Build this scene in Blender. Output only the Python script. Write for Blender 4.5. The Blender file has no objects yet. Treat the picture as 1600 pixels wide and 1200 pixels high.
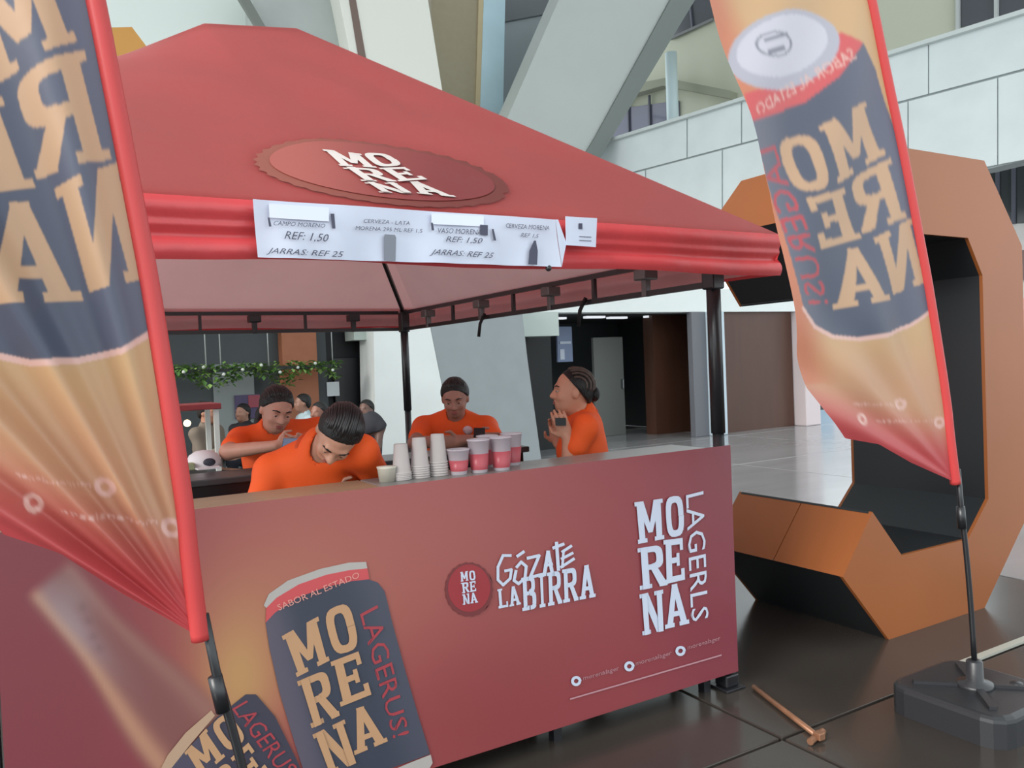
import bpy, bmesh, math, random
import numpy as np
from mathutils import Vector, Matrix
random.seed(7)
S = bpy.context.scene
COL = S.collection

# ------------------------------------------------------------------ camera
FPX = 1265.0
PITCH, ROLL, YAW = -0.0254, 0.0415, 0.5316
CAM = np.array([-2.7363, -2.7516, 1.5649])
FWD = np.array([math.sin(YAW)*math.cos(PITCH), math.cos(YAW)*math.cos(PITCH), math.sin(PITCH)])
_r = np.array([math.cos(YAW), -math.sin(YAW), 0.0]); _u = np.cross(_r, FWD)
RGT = _r*math.cos(ROLL) - _u*math.sin(ROLL); UPV = np.cross(RGT, FWD)
cd = bpy.data.cameras.new('camera'); cam = bpy.data.objects.new('camera', cd); COL.objects.link(cam)
cd.sensor_fit = 'HORIZONTAL'; cd.sensor_width = 36.0; cd.lens = FPX/1600*36.0; cd.clip_end = 300
cam.matrix_world = Matrix(((RGT[0], UPV[0], -FWD[0], CAM[0]), (RGT[1], UPV[1], -FWD[1], CAM[1]), (RGT[2], UPV[2], -FWD[2], CAM[2]), (0, 0, 0, 1)))
S.camera = cam

# ------------------------------------------------------------------ world, sun, exposure
w = bpy.data.worlds.new('World'); S.world = w; w.use_nodes = True
bgn = w.node_tree.nodes['Background']
bgn.inputs[0].default_value = (0.80, 0.87, 0.90, 1); bgn.inputs[1].default_value = 1.9
sd = bpy.data.lights.new('sun', 'SUN'); sd.energy = 3.0; sd.angle = math.radians(28); sd.color = (1.0, 0.97, 0.92)
so = bpy.data.objects.new('sun', sd); COL.objects.link(so)
so.rotation_euler = Vector((0.84, 0.22, -0.50)).to_track_quat('-Z', 'Y').to_euler()
vs = S.view_settings; vs.view_transform = 'Standard'; vs.look = 'None'; vs.gamma = 1; vs.use_curve_mapping = False
vs.exposure = 0.18

# ------------------------------------------------------------------ measuring helpers (photo measurements carried onto real planes)
def ray(x, y): return FWD + RGT*(x-800)/FPX - UPV*(y-600)/FPX
def on(x, y, n, p):
    d = ray(x, y); n = np.array(n, float)
    return CAM + d*(((np.array(p, float)-CAM) @ n)/(d @ n))
def at(x, y, d): return CAM + ray(x, y)*d
def wall(Y): return lambda x, y: on(x, y, (0, 1, 0), (0, Y, 0))

# ------------------------------------------------------------------ materials
def lin(c): return tuple(((v/255)/12.92 if v/255 <= .04045 else ((v/255+.055)/1.055)**2.4) for v in c)
MATS = {}
def mat(name, c=(200, 200, 200), rough=.5, metal=0, spec=.5, var=.0, scale=8, bump=0, bscale=60, trans=0, vcol=False, alpha=None, emit=0, glass=False, coat=0, stretch=None, tcol=None):
    if name in MATS: return MATS[name]
    m = bpy.data.materials.new(name); m.use_nodes = True; MATS[name] = m
    nt = m.node_tree; N = nt.nodes; L = nt.links; b = N['Principled BSDF']; out = N['Material Output']
    col = (*lin(c), 1)
    b.inputs['Base Color'].default_value = col; b.inputs['Roughness'].default_value = rough
    b.inputs['Metallic'].default_value = metal; b.inputs['Specular IOR Level'].default_value = spec
    if coat: b.inputs['Coat Weight'].default_value = coat; b.inputs['Coat Roughness'].default_value = .15
    src = None
    tc = N.new('ShaderNodeTexCoord')
    vec = tc.outputs['Object']
    if stretch:
        mp = N.new('ShaderNodeMapping'); mp.inputs['Scale'].default_value = stretch; L.new(vec, mp.inputs[0]); vec = mp.outputs[0]
    if vcol:
        a = N.new('ShaderNodeVertexColor'); a.layer_name = 'Col'; src = a.outputs[0]
    if var:
        nz = N.new('ShaderNodeTexNoise'); nz.inputs['Scale'].default_value = scale; nz.inputs['Detail'].default_value = 5
        L.new(vec, nz.inputs['Vector'])
        mr = N.new('ShaderNodeMapRange'); mr.inputs[1].default_value = .25; mr.inputs[2].default_value = .75
        mr.inputs[3].default_value = 1-var; mr.inputs[4].default_value = 1+var; L.new(nz.outputs[0], mr.inputs[0])
        mx = N.new('ShaderNodeMix'); mx.data_type = 'RGBA'; mx.blend_type = 'MULTIPLY'; mx.inputs[0].default_value = 1
        if src: L.new(src, mx.inputs[6])
        else: mx.inputs[6].default_value = col
        L.new(mr.outputs[0], mx.inputs[7]); src = mx.outputs[2]
    if src: L.new(src, b.inputs['Base Color'])
    if bump:
        n2 = N.new('ShaderNodeTexNoise'); n2.inputs['Scale'].default_value = bscale; n2.inputs['Detail'].default_value = 4; L.new(vec, n2.inputs['Vector'])
        bp = N.new('ShaderNodeBump'); bp.inputs['Strength'].default_value = bump; bp.inputs['Distance'].default_value = .01
        L.new(n2.outputs[0], bp.inputs['Height']); L.new(bp.outputs[0], b.inputs['Normal'])
    if trans:
        t = N.new('ShaderNodeBsdfTranslucent'); t.inputs[0].default_value = col
        if tcol: t.inputs[0].default_value = (*lin(tcol), 1)
        elif src: L.new(src, t.inputs[0])
        ms = N.new('ShaderNodeMixShader'); ms.inputs[0].default_value = trans
        L.new(b.outputs[0], ms.inputs[1]); L.new(t.outputs[0], ms.inputs[2]); L.new(ms.outputs[0], out.inputs[0])
    if glass:
        b.inputs['Transmission Weight'].default_value = .9; b.inputs['IOR'].default_value = 1.2
    if emit:
        b.inputs['Emission Color'].default_value = col; b.inputs['Emission Strength'].default_value = emit
    return m

# ------------------------------------------------------------------ object helpers
def tag(o, label=None, cat=None, group=None, kind=None):
    if label: o['label'] = label
    if cat: o['category'] = cat
    if group: o['group'] = group
    if kind: o['kind'] = kind
    return o
def thing(name, label, cat, loc=(0, 0, 0), group=None):
    o = bpy.data.objects.new(name, None); COL.objects.link(o); o.location = [float(v) for v in loc]; o.empty_display_size = .1
    return tag(o, label, cat, group)
def link(name, me, parent=None, smooth=False):
    o = bpy.data.objects.new(name, me); COL.objects.link(o)
    if parent is not None:
        o.parent = parent
        q = parent; off = Vector((0, 0, 0))
        while q is not None: off += q.location; q = q.parent
        o.location = -off                      # geometry is written in world metres
    if smooth:
        for p in me.polygons: p.use_smooth = True
    return o
class MB:
    def __init__(s): s.v = []; s.f = []; s.mi = []; s.mats = []; s.cur = 0; s.cols = []
    def use(s, m):
        if m not in s.mats: s.mats.append(m)
        s.cur = s.mats.index(m); return s
    def add(s, V, F):
        k = len(s.v); s.v += [tuple(float(c) for c in p) for p in V]; s.f += [tuple(i+k for i in f) for f in F]; s.mi += [s.cur]*len(F); return s
    def box(s, lo, hi, bev=0):
        x0, y0, z0 = lo; x1, y1, z1 = hi
        if not bev:
            return s.add([(x0, y0, z0), (x1, y0, z0), (x1, y1, z0), (x0, y1, z0), (x0, y0, z1), (x1, y0, z1), (x1, y1, z1), (x0, y1, z1)],
                         [(0, 3, 2, 1), (4, 5, 6, 7), (0, 1, 5, 4), (1, 2, 6, 5), (2, 3, 7, 6), (3, 0, 4, 7)])
        bm = bmesh.new(); bmesh.ops.create_cube(bm, size=1)
        for v in bm.verts: v.co = Vector(((x0+x1)/2+v.co.x*(x1-x0), (y0+y1)/2+v.co.y*(y1-y0), (z0+z1)/2+v.co.z*(z1-z0)))
        bmesh.ops.bevel(bm, geom=bm.edges[:], offset=bev, segments=2, affect='EDGES', profile=.5)
        return s.bm(bm)
    def bm(s, bm, M=None):
        bm.verts.index_update(); V = [(M @ v.co if M else v.co) for v in bm.verts]; F = [[v.index for v in f.verts] for f in bm.faces]; bm.free()
        return s.add(V, F)
    def tube(s, pts, r, n=10, closed_ends=True):
        pts = [Vector([float(c) for c in p]) for p in pts]; rs = r if isinstance(r, (list, tuple)) else [r]*len(pts)
        V = []; F = []; prev = None
        for i, p in enumerate(pts):
            t = (pts[min(i+1, len(pts)-1)]-pts[max(i-1, 0)]).normalized()
            a = prev if prev is not None else (Vector((0, 0, 1)) if abs(t.z) < .9 else Vector((1, 0, 0)))
            a = (a-t*a.dot(t)).normalized(); prev = a; b = t.cross(a)
            for k in range(n):
                q = 2*math.pi*k/n; V.append(p+(a*math.cos(q)+b*math.sin(q))*rs[i])
        for i in range(len(pts)-1):
            for k in range(n): F.append((i*n+k, i*n+(k+1) % n, (i+1)*n+(k+1) % n, (i+1)*n+k))
        if closed_ends: F.append(tuple(range(n))[::-1]); F.append(tuple(range((len(pts)-1)*n, len(pts)*n)))
        return s.add(V, F)
    def bar(s, a, b, wx, wz):                 # square bar
        a = Vector([float(c) for c in a]); b = Vector([float(c) for c in b]); t = (b-a).normalized()
        u = Vector((0, 0, 1)) if abs(t.z) < .9 else Vector((0, 1, 0)); sx = t.cross(u).normalized(); sz = sx.cross(t)
        V = [p+sx*i*wx/2+sz*j*wz/2 for p in (a, b) for i, j in ((-1, -1), (1, -1), (1, 1), (-1, 1))]
        return s.add(V, [(0, 3, 2, 1), (4, 5, 6, 7), (0, 1, 5, 4), (1, 2, 6, 5), (2, 3, 7, 6), (3, 0, 4, 7)])
    def prism(s, pts, ext):                   # planar polygon pushed back by ext
        n = len(pts); P = [np.array(p, float) for p in pts]; e = np.array(ext, float)
        return s.add(P+[p+e for p in P], [tuple(range(n)), tuple(range(n, 2*n))[::-1]]+[(i, n+i, n+(i+1) % n, (i+1) % n) for i in range(n)])
    def lathe(s, c, prof, n=20, caps=True):
        V = []; F = []
        for r, z in prof:
            for k in range(n): q = 2*math.pi*k/n; V.append((c[0]+r*math.cos(q), c[1]+r*math.sin(q), c[2]+z))
        for i in range(len(prof)-1):
            for k in range(n): F.append((i*n+k, i*n+(k+1) % n, (i+1)*n+(k+1) % n, (i+1)*n+k))
        if caps: F.append(tuple(range(n))[::-1]); F.append(tuple(range((len(prof)-1)*n, len(prof)*n)))
        return s.add(V, F)
    def ball(s, c, r, R=None, seg=14):
        bm = bmesh.new(); bmesh.ops.create_uvsphere(bm, u_segments=seg, v_segments=max(6, seg*2//3), radius=1)
        r = r if isinstance(r, (tuple, list)) else (r, r, r)
        for v in bm.verts:
            q = np.array([v.co.x*r[0], v.co.y*r[1], v.co.z*r[2]]); q = (R @ q) if R is not None else q
            v.co = Vector(q+np.array(c, float))
        return s.bm(bm)
    def build(s, name, m=None, parent=None, smooth=False, norm=True):
        me = bpy.data.meshes.new(name); me.from_pydata(s.v, [], s.f)
        if m is not None: s.mats = [m]
        for q in s.mats: me.materials.append(q)
        if m is None: me.polygons.foreach_set('material_index', s.mi)
        if norm:
            bm = bmesh.new(); bm.from_mesh(me); bmesh.ops.recalc_face_normals(bm, faces=bm.faces); bm.to_mesh(me); bm.free()
        me.update()
        return link(name, me, parent, smooth)
def structure(name, mb, m=None, label=None, smooth=False):
    o = mb.build(name, m, None, smooth); o['kind'] = 'structure'
    if label: o['label'] = label
    return o
def slab(px, plane, back, m, name, label=None):          # a real slab: outline on a plane, thickness going back
    return structure(name, MB().prism([plane(*p) for p in px], back), m, label)

# ------------------------------------------------------------------ lettering helpers
def stroke_glyphs():
    G = {}
    def R(x0, y0, x1, y1): return [(x0, y0), (x1, y0), (x1, y1), (x0, y1)]
    def ring(x0, y0, x1, y1, tx, ty, a0=0, a1=360, n=20):
        cx, cy, rx, ry = (x0+x1)/2, (y0+y1)/2, (x1-x0)/2, (y1-y0)/2
        P = []
        for i in range(n):
            A = [math.radians(a0+(a1-a0)*k/n) for k in (i, i+1)]
            def pt(a, rx, ry):
                c, s_ = math.cos(a), math.sin(a); e = .62
                return (cx+rx*math.copysign(abs(c)**e, c), cy+ry*math.copysign(abs(s_)**e, s_))
            P.append([pt(A[0], rx, ry), pt(A[1], rx, ry), pt(A[1], rx-tx, ry-ty), pt(A[0], rx-tx, ry-ty)])
        return P
    G['M'] = [R(.07, 0, .29, 1), R(.71, 0, .93, 1), [(.07, 1), (.32, 1), (.58, .22), (.42, .22)], [(.93, 1), (.68, 1), (.42, .22), (.58, .22)], R(0, 0, .36, .1), R(.64, 0, 1, .1), R(0, .9, .25, 1), R(.75, .9, 1, 1)]
    G['O'] = ring(.04, 0, .96, 1, .27, .16)
    G['R'] = [R(.1, 0, .36, 1), R(0, 0, .46, .1), R(0, .9, .4, 1)]+ring(.1, .44, .95, 1, .26, .14, -90, 90, 12)+[R(.3, .86, .55, 1), R(.3, .44, .55, .57), [(.42, .5), (.68, .5), (.98, .1), (1.0, 0), (.74, 0)], R(.72, 0, 1.02, .1)]
    G['E'] = [R(.1, 0, .38, 1), R(0, 0, .5, .1), R(0, .9, .5, 1), R(.2, 0, .95, .14), R(.2, .86, .92, 1), R(.8, 0, .96, .28), R(.78, .72, .93, 1), R(.3, .44, .68, .57), R(.6, .36, .74, .66)]
    G['N'] = [R(.08, 0, .3, 1), R(.7, 0, .92, 1), [(.08, 1), (.36, 1), (.92, 0), (.64, 0)], R(0, 0, .38, .1), R(.62, .9, 1, 1), R(0, .9, .28, 1)]
    G['A'] = [[(.08, 0), (.32, 0), (.62, 1), (.38, 1)], [(.68, 0), (.94, 0), (.62, 1), (.38, 1)], R(.3, .24, .72, .36), R(0, 0, .4, .1), R(.6, 0, 1, .1), R(.36, .9, .64, 1)]
    G['B'] = [R(.1, 0, .36, 1), R(0, 0, .4, .1), R(0, .9, .4, 1)]+ring(.1, .48, .9, 1, .24, .13, -90, 90, 12)+ring(.1, 0, .98, .55, .26, .13, -90, 90, 12)+[R(.3, .87, .5, 1), R(.3, .44, .5, .56), R(.3, 0, .5, .13)]
    G['I'] = [R(.34, 0, .66, 1), R(.15, 0, .85, .1), R(.15, .9, .85, 1)]
    G['L'] = [R(.1, 0, .38, 1), R(0, 0, .95, .13), R(0, .9, .5, 1), R(.8, 0, .95, .3)]
    return G
GL = stroke_glyphs()
def bilin(q, u, v):                                       # q = TL, TR, BR, BL
    q = [np.array(p, float) for p in q]
    return (q[0]*(1-u)+q[1]*u)*v+(q[3]*(1-u)+q[2]*u)*(1-v)
def glyph_px(ch, quad, out):
    for poly in GL[ch]: out.append([bilin(quad, x, y) for x, y in poly])
FONTC = {}
def font_tris(txt, shear=0, space=1.0):
    key = (txt, shear, space)
    if key in FONTC: return FONTC[key]
    c = bpy.data.curves.new('t', 'FONT'); c.body = txt; c.resolution_u = 2; c.shear = shear; c.space_character = space
    o = bpy.data.objects.new('t', c); COL.objects.link(o)
    dg = bpy.context.evaluated_depsgraph_get(); me = bpy.data.meshes.new_from_object(o.evaluated_get(dg))
    V = np.array([v.co[:2] for v in me.vertices]); F = [tuple(p.vertices) for p in me.polygons]
    bpy.data.objects.remove(o); bpy.data.curves.remove(c); bpy.data.meshes.remove(me)
    V -= V.min(0); V /= V.max(0); FONTC[key] = (V, F); return V, F
def text_px(txt, quad, out, shear=0, space=1.0):
    V, F = font_tris(txt, shear, space)
    for f in F: out.append([bilin(quad, *V[i]) for i in f])
def densify(poly, step):
    out = []
    for i, p in enumerate(poly):
        q = poly[(i+1) % len(poly)]; p = np.array(p, float); q = np.array(q, float)
        k = max(1, int(np.linalg.norm(q-p)/step))
        for j in range(k): out.append(p+(q-p)*j/k)
    return out
def decal(name, polys, fn, m, parent, cut=0, colfn=None, dens=0, nrm=(0, -1, 0), lay=.00012):
    """flat print: pixel polygons carried onto a surface fn(px,py); cut>0 = edges are split so that the print follows the folds"""
    bm = bmesh.new()
    nrm = np.array(nrm, float)
    for k, P in enumerate(polys):
        try: bm.faces.new([bm.verts.new((p[0], p[1], k*1e-4)) for p in P])
        except ValueError: pass
    bmesh.ops.triangulate(bm, faces=bm.faces)
    if cut:
        for it in range(6):
            es = [e for e in bm.edges if e.calc_length() > cut]
            if not es: break
            bmesh.ops.subdivide_edges(bm, edges=es, cuts=1, use_grid_fill=False)
            bmesh.ops.triangulate(bm, faces=bm.faces)
    bm.verts.index_update()
    px = [(v.co.x, v.co.y) for v in bm.verts]; ks = [round(v.co.z/1e-4) % 29 for v in bm.verts]
    F = [tuple(v.index for v in f.verts) for f in bm.faces]; bm.free()
    me = bpy.data.meshes.new(name); me.from_pydata([tuple(map(float, np.array(fn(*p))+nrm*lay*k)) for p, k in zip(px, ks)], [], F); me.materials.append(m)
    if colfn:
        a = me.color_attributes.new('Col', 'FLOAT_COLOR', 'POINT')
        a.data.foreach_set('color', np.array([(*lin(colfn(*p)), 1) for p in px], np.float32).ravel())
    me.update()
    # one facing for the whole print, towards the viewer's side of the surface
    o = link(name, me, parent)
    return o
def grid_sheet(name, us, vs_, fn, m, parent, colfn=None, smooth=True):
    V = [fn(u, v) for v in vs_ for u in us]; n = len(us)
    F = [(j*n+i, j*n+i+1, (j+1)*n+i+1, (j+1)*n+i) for j in range(len(vs_)-1) for i in range(n-1)]
    me = bpy.data.meshes.new(name); me.from_pydata([tuple(map(float, p)) for p in V], [], F); me.materials.append(m)
    if colfn:
        a = me.color_attributes.new('Col', 'FLOAT_COLOR', 'POINT')
        a.data.foreach_set('color', np.array([(*lin(colfn(u, v)), 1) for v in vs_ for u in us], np.float32).ravel())
    me.update(); return link(name, me, parent, smooth)
def mixc(a, b, t): t = max(0, min(1, t)); return tuple(x+(y-x)*t for x, y in zip(a, b))
def sst(a, b, x): t = max(0, min(1, (x-a)/(b-a))); return t*t*(3-2*t)

# ================================================================== SETTING
fm = mat('polished_floor', (60, 55, 51), rough=.22, spec=.5, var=.22, scale=1.3, bump=.04, bscale=9)
fp = mat('daylit_floor_tone', (158, 158, 160), rough=.16, spec=.6, var=.14, scale=1.0, bump=.03, bscale=7, stretch=(.3, 1.6, 1))  # paler, streaked slabs: daylight and reflections on the floor put into the colour
floor = structure('floor', MB().box((-14, -9, -.3), (34, 30, -.02)), mat('floor_joint', (22, 21, 20), rough=.8))
slabme = {}
xs = [-9.2, -6.2, -3.2, -.2, 2.8, 5.8, 8.8, 11.8, 14.8, 17.8]; ys = [-6.48, -3.48, -.48, 2.52, 5.52, 8.52, 11.52]
for i in range(len(xs)-1):
    for j in range(len(ys)-1):
        if not slabme:
            o = MB().box((.008, .008, -.05), (2.992, 2.992, 0), bev=.004).build('floor_slab', fm); slabme[0] = o.data
        else:
            o = bpy.data.objects.new('floor_slab', slabme[0]); COL.objects.link(o)
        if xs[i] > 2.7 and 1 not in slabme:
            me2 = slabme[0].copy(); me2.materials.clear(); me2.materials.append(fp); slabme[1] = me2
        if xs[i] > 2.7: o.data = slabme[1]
        o.location = (xs[i], ys[j], 0); o.parent = floor
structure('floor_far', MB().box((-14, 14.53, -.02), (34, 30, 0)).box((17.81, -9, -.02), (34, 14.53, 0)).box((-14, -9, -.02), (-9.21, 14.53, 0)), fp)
W9 = wall(9.0); back = (0, .3, 0)
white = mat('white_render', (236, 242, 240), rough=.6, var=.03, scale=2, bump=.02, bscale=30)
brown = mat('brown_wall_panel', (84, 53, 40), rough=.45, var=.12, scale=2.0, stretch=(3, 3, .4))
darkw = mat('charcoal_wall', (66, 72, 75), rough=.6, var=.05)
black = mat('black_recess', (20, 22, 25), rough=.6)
grey = mat('pier_shaded_face', (152, 160, 163), rough=.6, var=.04, scale=3)
conc = mat('pale_concrete', (176, 182, 178), rough=.6, var=.05, scale=2.5)
# ground-floor walls at the back
structure('wall_back', MB().use(darkw).box((-8, 9, 0), (1.0, 9.3, 2.9)), None)
structure('wall_back_recess', MB().use(black).box((1.0, 9.12, 0), (4.6, 9.3, 2.9)), None)
structure('wall_pillar', MB().box((.30, 8.8, 0), (.80, 9.0, 2.9)), mat('terracotta_wall', (158, 98, 68), rough=.6, var=.05))
structure('wall_grey_panel', MB().box((-.62, 8.94, 0), (-.08, 9.0, 1.72)), mat('grey_panel', (128, 136, 136), rough=.5))
structure('wall_right', MB().box((8.75, 9.0, 0), (11.07, 9.3, 2.41)), brown)
structure('wall_recess', MB().use(brown).box((5.3, 10.6, 0), (5.9, 10.9, 2.45)).box((8.05, 9.9, 0), (9.2, 10.2, 2.45)).use(darkw).box((4.4, 12.5, 0), (9.2, 12.8, 2.6)).use(black).box((9.2, 9.3, 0), (9.3, 12.5, 2.6)).box((4.3, 9.4, 0), (5.25, 9.6, 2.6)), None)
structure('ceiling_recess', MB().use(mat('dark_soffit', (52, 54, 56), rough=.7)).box((4.3, 9.3, 2.42), (9.3, 12.8, 2.6)), None)
d1 = structure('door_1', MB().box((7.0, 10.5, 0), (7.75, 10.58, 2.02), bev=.01), mat('grey_door', (112, 116, 112), rough=.45))
d1b = structure('door_2', MB().box((1.12, 9.04, 0), (2.2, 9.14, 1.76), bev=.01), mat('black_door', (24, 25, 29), rough=.4))
MB().box((7.66, 10.42, .95), (7.70, 10.5, 1.15), bev=.008).build('door_handle', mat('steel', (150, 152, 155), rough=.3, metal=1), d1)
structure('trim_1', MB().box((4.2, 8.9, 2.41), (26, 9.3, 2.86)), white, 'white fascia over the brown wall')
structure('trim_2', MB().box((1.3, 8.6, 2.0), (4.9, 9.0, 2.4)), mat('greenish_soffit', (190, 202, 196), rough=.6))
structure('ceiling', MB().box((-13, -10, 13.0), (14, 16, 13.3)), mat('ceiling_grey', (170, 174, 172), rough=.8))
# columns between the two brown walls
structure('column_grey', MB().box((8.14, 8.86, 0), (8.5, 9.0, 2.41), bev=.01), mat('column_paint', (108, 110, 116), rough=.4))
structure('column_white', MB().box((8.5, 8.72, 0), (8.86, 9.0, 2.41), bev=.02), mat('column_light', (200, 216, 226), rough=.4))
structure('column_pink', MB().box((11.1, 8.7, 0), (11.55, 9.1, 2.41), bev=.02), mat('column_pinkish', (222, 208, 210), rough=.4))
structure('wall_far', MB().box((11.5, 14.0, 0), (33, 14.3, 2.9)), mat('far_bright_wall', (225, 224, 228), rough=.3))
for k in range(5):
    structure('light_strip', MB().box((5.0+k*.75, 10.0+.25*(k % 2), 2.38), (5.45+k*.75, 10.12+.25*(k % 2), 2.42)), mat('tube_lamp', (225, 230, 235), emit=.8))
structure('ceiling_left', MB().box((-8, 8.2, 3.0), (1.3, 9.3, 3.2)), MATS['dark_soffit'])
# big pier: lit face white, other face grey, the shading put into the colour
pierg = [(672, 470), (815, 470), (824, 560), (846, 720), (700, 720), (690, 600)]
W8 = wall(8.3); W81 = wall(8.45)
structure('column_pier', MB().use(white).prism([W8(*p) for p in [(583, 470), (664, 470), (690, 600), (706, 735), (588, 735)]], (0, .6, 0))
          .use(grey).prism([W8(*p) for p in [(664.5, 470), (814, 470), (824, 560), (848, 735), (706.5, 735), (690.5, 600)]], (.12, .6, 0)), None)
# upper storey
W12 = wall(11.0)
U = (0, .8, 0)
slab([(395, -60), (560, -60), (585, 300), (400, 300)], wall(11.4), U, conc, 'beam_grey')
slab([(150, -60), (400, -60), (430, 60), (460, 300), (60, 300)], wall(12.0), U, mat('ceiling_white', (226, 234, 228), rough=.6), 'ceiling_upper')
slab([(368, -12), (384, -12), (436, 78), (424, 80)], wall(11.2), (0, .1, 0), mat('gutter_grey', (120, 124, 118), rough=.5), 'beam_edge')
slab([(524, -30), (664, -30), (690, 135), (716, 300), (590, 300)], W12, U, mat('column_cream', (232, 232, 222), rough=.5), 'column_white_upper')
slab([(541, -30), (551, -30), (579, 130), (567, 130)], wall(10.98), (0, .02, 0), mat('brown_seam', (120, 100, 92), rough=.6), 'trim_seam')
slab([(672, -30), (760, -30), (748, 330), (690, 330)], wall(11.5), U, mat('beige_wall', (150, 140, 116), rough=.6, var=.04), 'wall_beige')
slab([(749, -30), (758, -30), (746, 330), (738, 330)], wall(11.46), (0, .04, 0), mat('tan_edge', (184, 168, 134), rough=.6), 'trim_tan')
slab([(757, -30), (790, -30), (783, 330), (745, 330)], wall(11.45), U, mat('pale_blue_column', (178, 204, 214), rough=.4, var=.06, scale=1.5), 'column_blue')
slab([(786, 30), (905, 10), (860, 330), (780, 330)], wall(12.4), (0, .3, 0), mat('grey_blue_wall', (150, 158, 162), rough=.6), 'wall_upper_grey')
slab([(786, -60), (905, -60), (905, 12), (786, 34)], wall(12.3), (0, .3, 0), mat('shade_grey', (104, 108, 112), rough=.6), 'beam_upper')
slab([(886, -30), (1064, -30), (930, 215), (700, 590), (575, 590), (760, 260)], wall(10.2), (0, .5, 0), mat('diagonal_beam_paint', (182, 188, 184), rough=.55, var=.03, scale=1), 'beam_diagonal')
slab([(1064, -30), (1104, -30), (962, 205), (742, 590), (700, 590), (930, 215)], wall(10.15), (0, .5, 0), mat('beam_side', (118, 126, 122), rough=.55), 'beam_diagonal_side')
# right-hand parapet, running away from the viewer
PN = np.array([.981, .195, 0]); PP = at(1300, 190, 13.0); PW = lambda x, y: on(x, y, PN, PP)
pe = PN*.35
para = structure('wall_parapet', MB().prism([PW(*p) for p in [(905, 236), (1000, 205), (1160, 155), (1400, 80), (1700, -14), (1700, 226), (1545, 264), (1215, 323), (905, 420)]], pe), mat('joint_grey', (150, 158, 158), rough=.7))
ppanel = mat('parapet_panel', (218, 226, 226), rough=.5, var=.06, scale=1.5)
vp = np.array((-319.0, 614.0))
def prow(x, y0): t = (x-vp[0])/(1600-vp[0]); return vp[1]+(y0-vp[1])*t      # heights given at px 1600
for (ya, yb, xsx) in ((22, 108, (900, 1075, 1160, 1300, 1452, 1700)), (112, 250, (905, 1010, 1130, 1250, 1420, 1560, 1700))):
    for a, b in zip(xsx[:-1], xsx[1:]):
        q = [(a+1, prow(a+1, ya)), (b-1, prow(b-1, ya)), (b-1, prow(b-1, yb)), (a+1, prow(a+1, yb))]
        MB().prism([PW(*p)-PN*.03 for p in q], PN*.05).build('parapet_panel', ppanel, para)
cp = [PW(900, prow(900, 22)), PW(1700, prow(1700, 22))]
MB().bar(cp[0]+PN*.1, cp[1]+PN*.1, .45, .06).build('coping', mat('coping', (205, 212, 210), rough=.5), para)
# upper gallery behind the parapet
PP2 = PP+PN*4.0; PW2 = lambda x, y: on(x, y, PN, PP2)
slab([(940, 30), (1160, -40), (1700, -160), (1700, 150), (900, 300)], PW2, PN*.3, mat('gallery_wall', (196, 198, 178), rough=.6), 'wall_gallery')
win = structure('window_1', MB().prism([PW2(*p)-PN*.06 for p in [(958, 172), (1062, 158), (1066, 230), (955, 252)]], PN*.05), mat('dusk_glass', (112, 112, 132), rough=.12, spec=.6))
for px in (985, 1018, 1046):
    MB().bar(PW2(px, 150)-PN*.09, PW2(px+2, 250)-PN*.09, .05, .05).build('window_mullion', mat('mullion', (90, 92, 104), rough=.5), win)
win2 = structure('window_2', MB().prism([PW2(*p)-PN*.06 for p in [(1060, -20), (1112, -40), (1116, 30), (1050, 62)]], PN*.05), mat('dark_glass', (84, 86, 92), rough=.12, spec=.6))
MB().bar(PW2(1052, 62)-PN*.1, PW2(1118, 32)-PN*.1, .06, .06).build('window_frame', mat('frame_grey', (120, 122, 122), rough=.5), win2)
MB().bar(PW2(1080, -10)-PN*.1, PW2(1086, 48)-PN*.1, .04, .04).build('window_mullion', MATS['mullion'], win2)
win3 = structure('window_3', MB().prism([PW2(*p)-PN*.06 for p in [(1495, -70), (1700, -120), (1700, 10), (1495, 45)]], PN*.05), MATS['dark_glass'])
for px in (1500, 1560, 1620): MB().bar(PW2(px, -60)-PN*.1, PW2(px, 60)-PN*.1, .06, .06).build('window_mullion', mat('mullion_pale', (190, 194, 192), rough=.5), win3)
structure('beam_gallery', MB().prism([PW2(*p)-PN*.5 for p in [(940, 150), (1060, 128), (1160, 148), (1160, 160), (1055, 140), (940, 172)]], PN*.3), mat('gallery_beam', (150, 152, 134), rough=.6))
structure('column_gallery', MB().tube([PW2(1084, 96)-PN*.9, PW2(1088, 240)-PN*.9], .14, 16), mat('white_blue_tube', (206, 224, 226), rough=.35), smooth=True)
rails = MB()
for a, b in (((968, 248), (972, 168)), ((972, 168), (1012, 176)), ((1012, 176), (1002, 225))): rails.tube([PW2(*a)-PN*1.4, PW2(*b)-PN*1.4], .03, 8)
structure('gallery_handrail', rails, mat('white_tube', (228, 234, 234), rough=.4), smooth=True)  # handrail of white tubes in the gallery, standing free without supports
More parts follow.
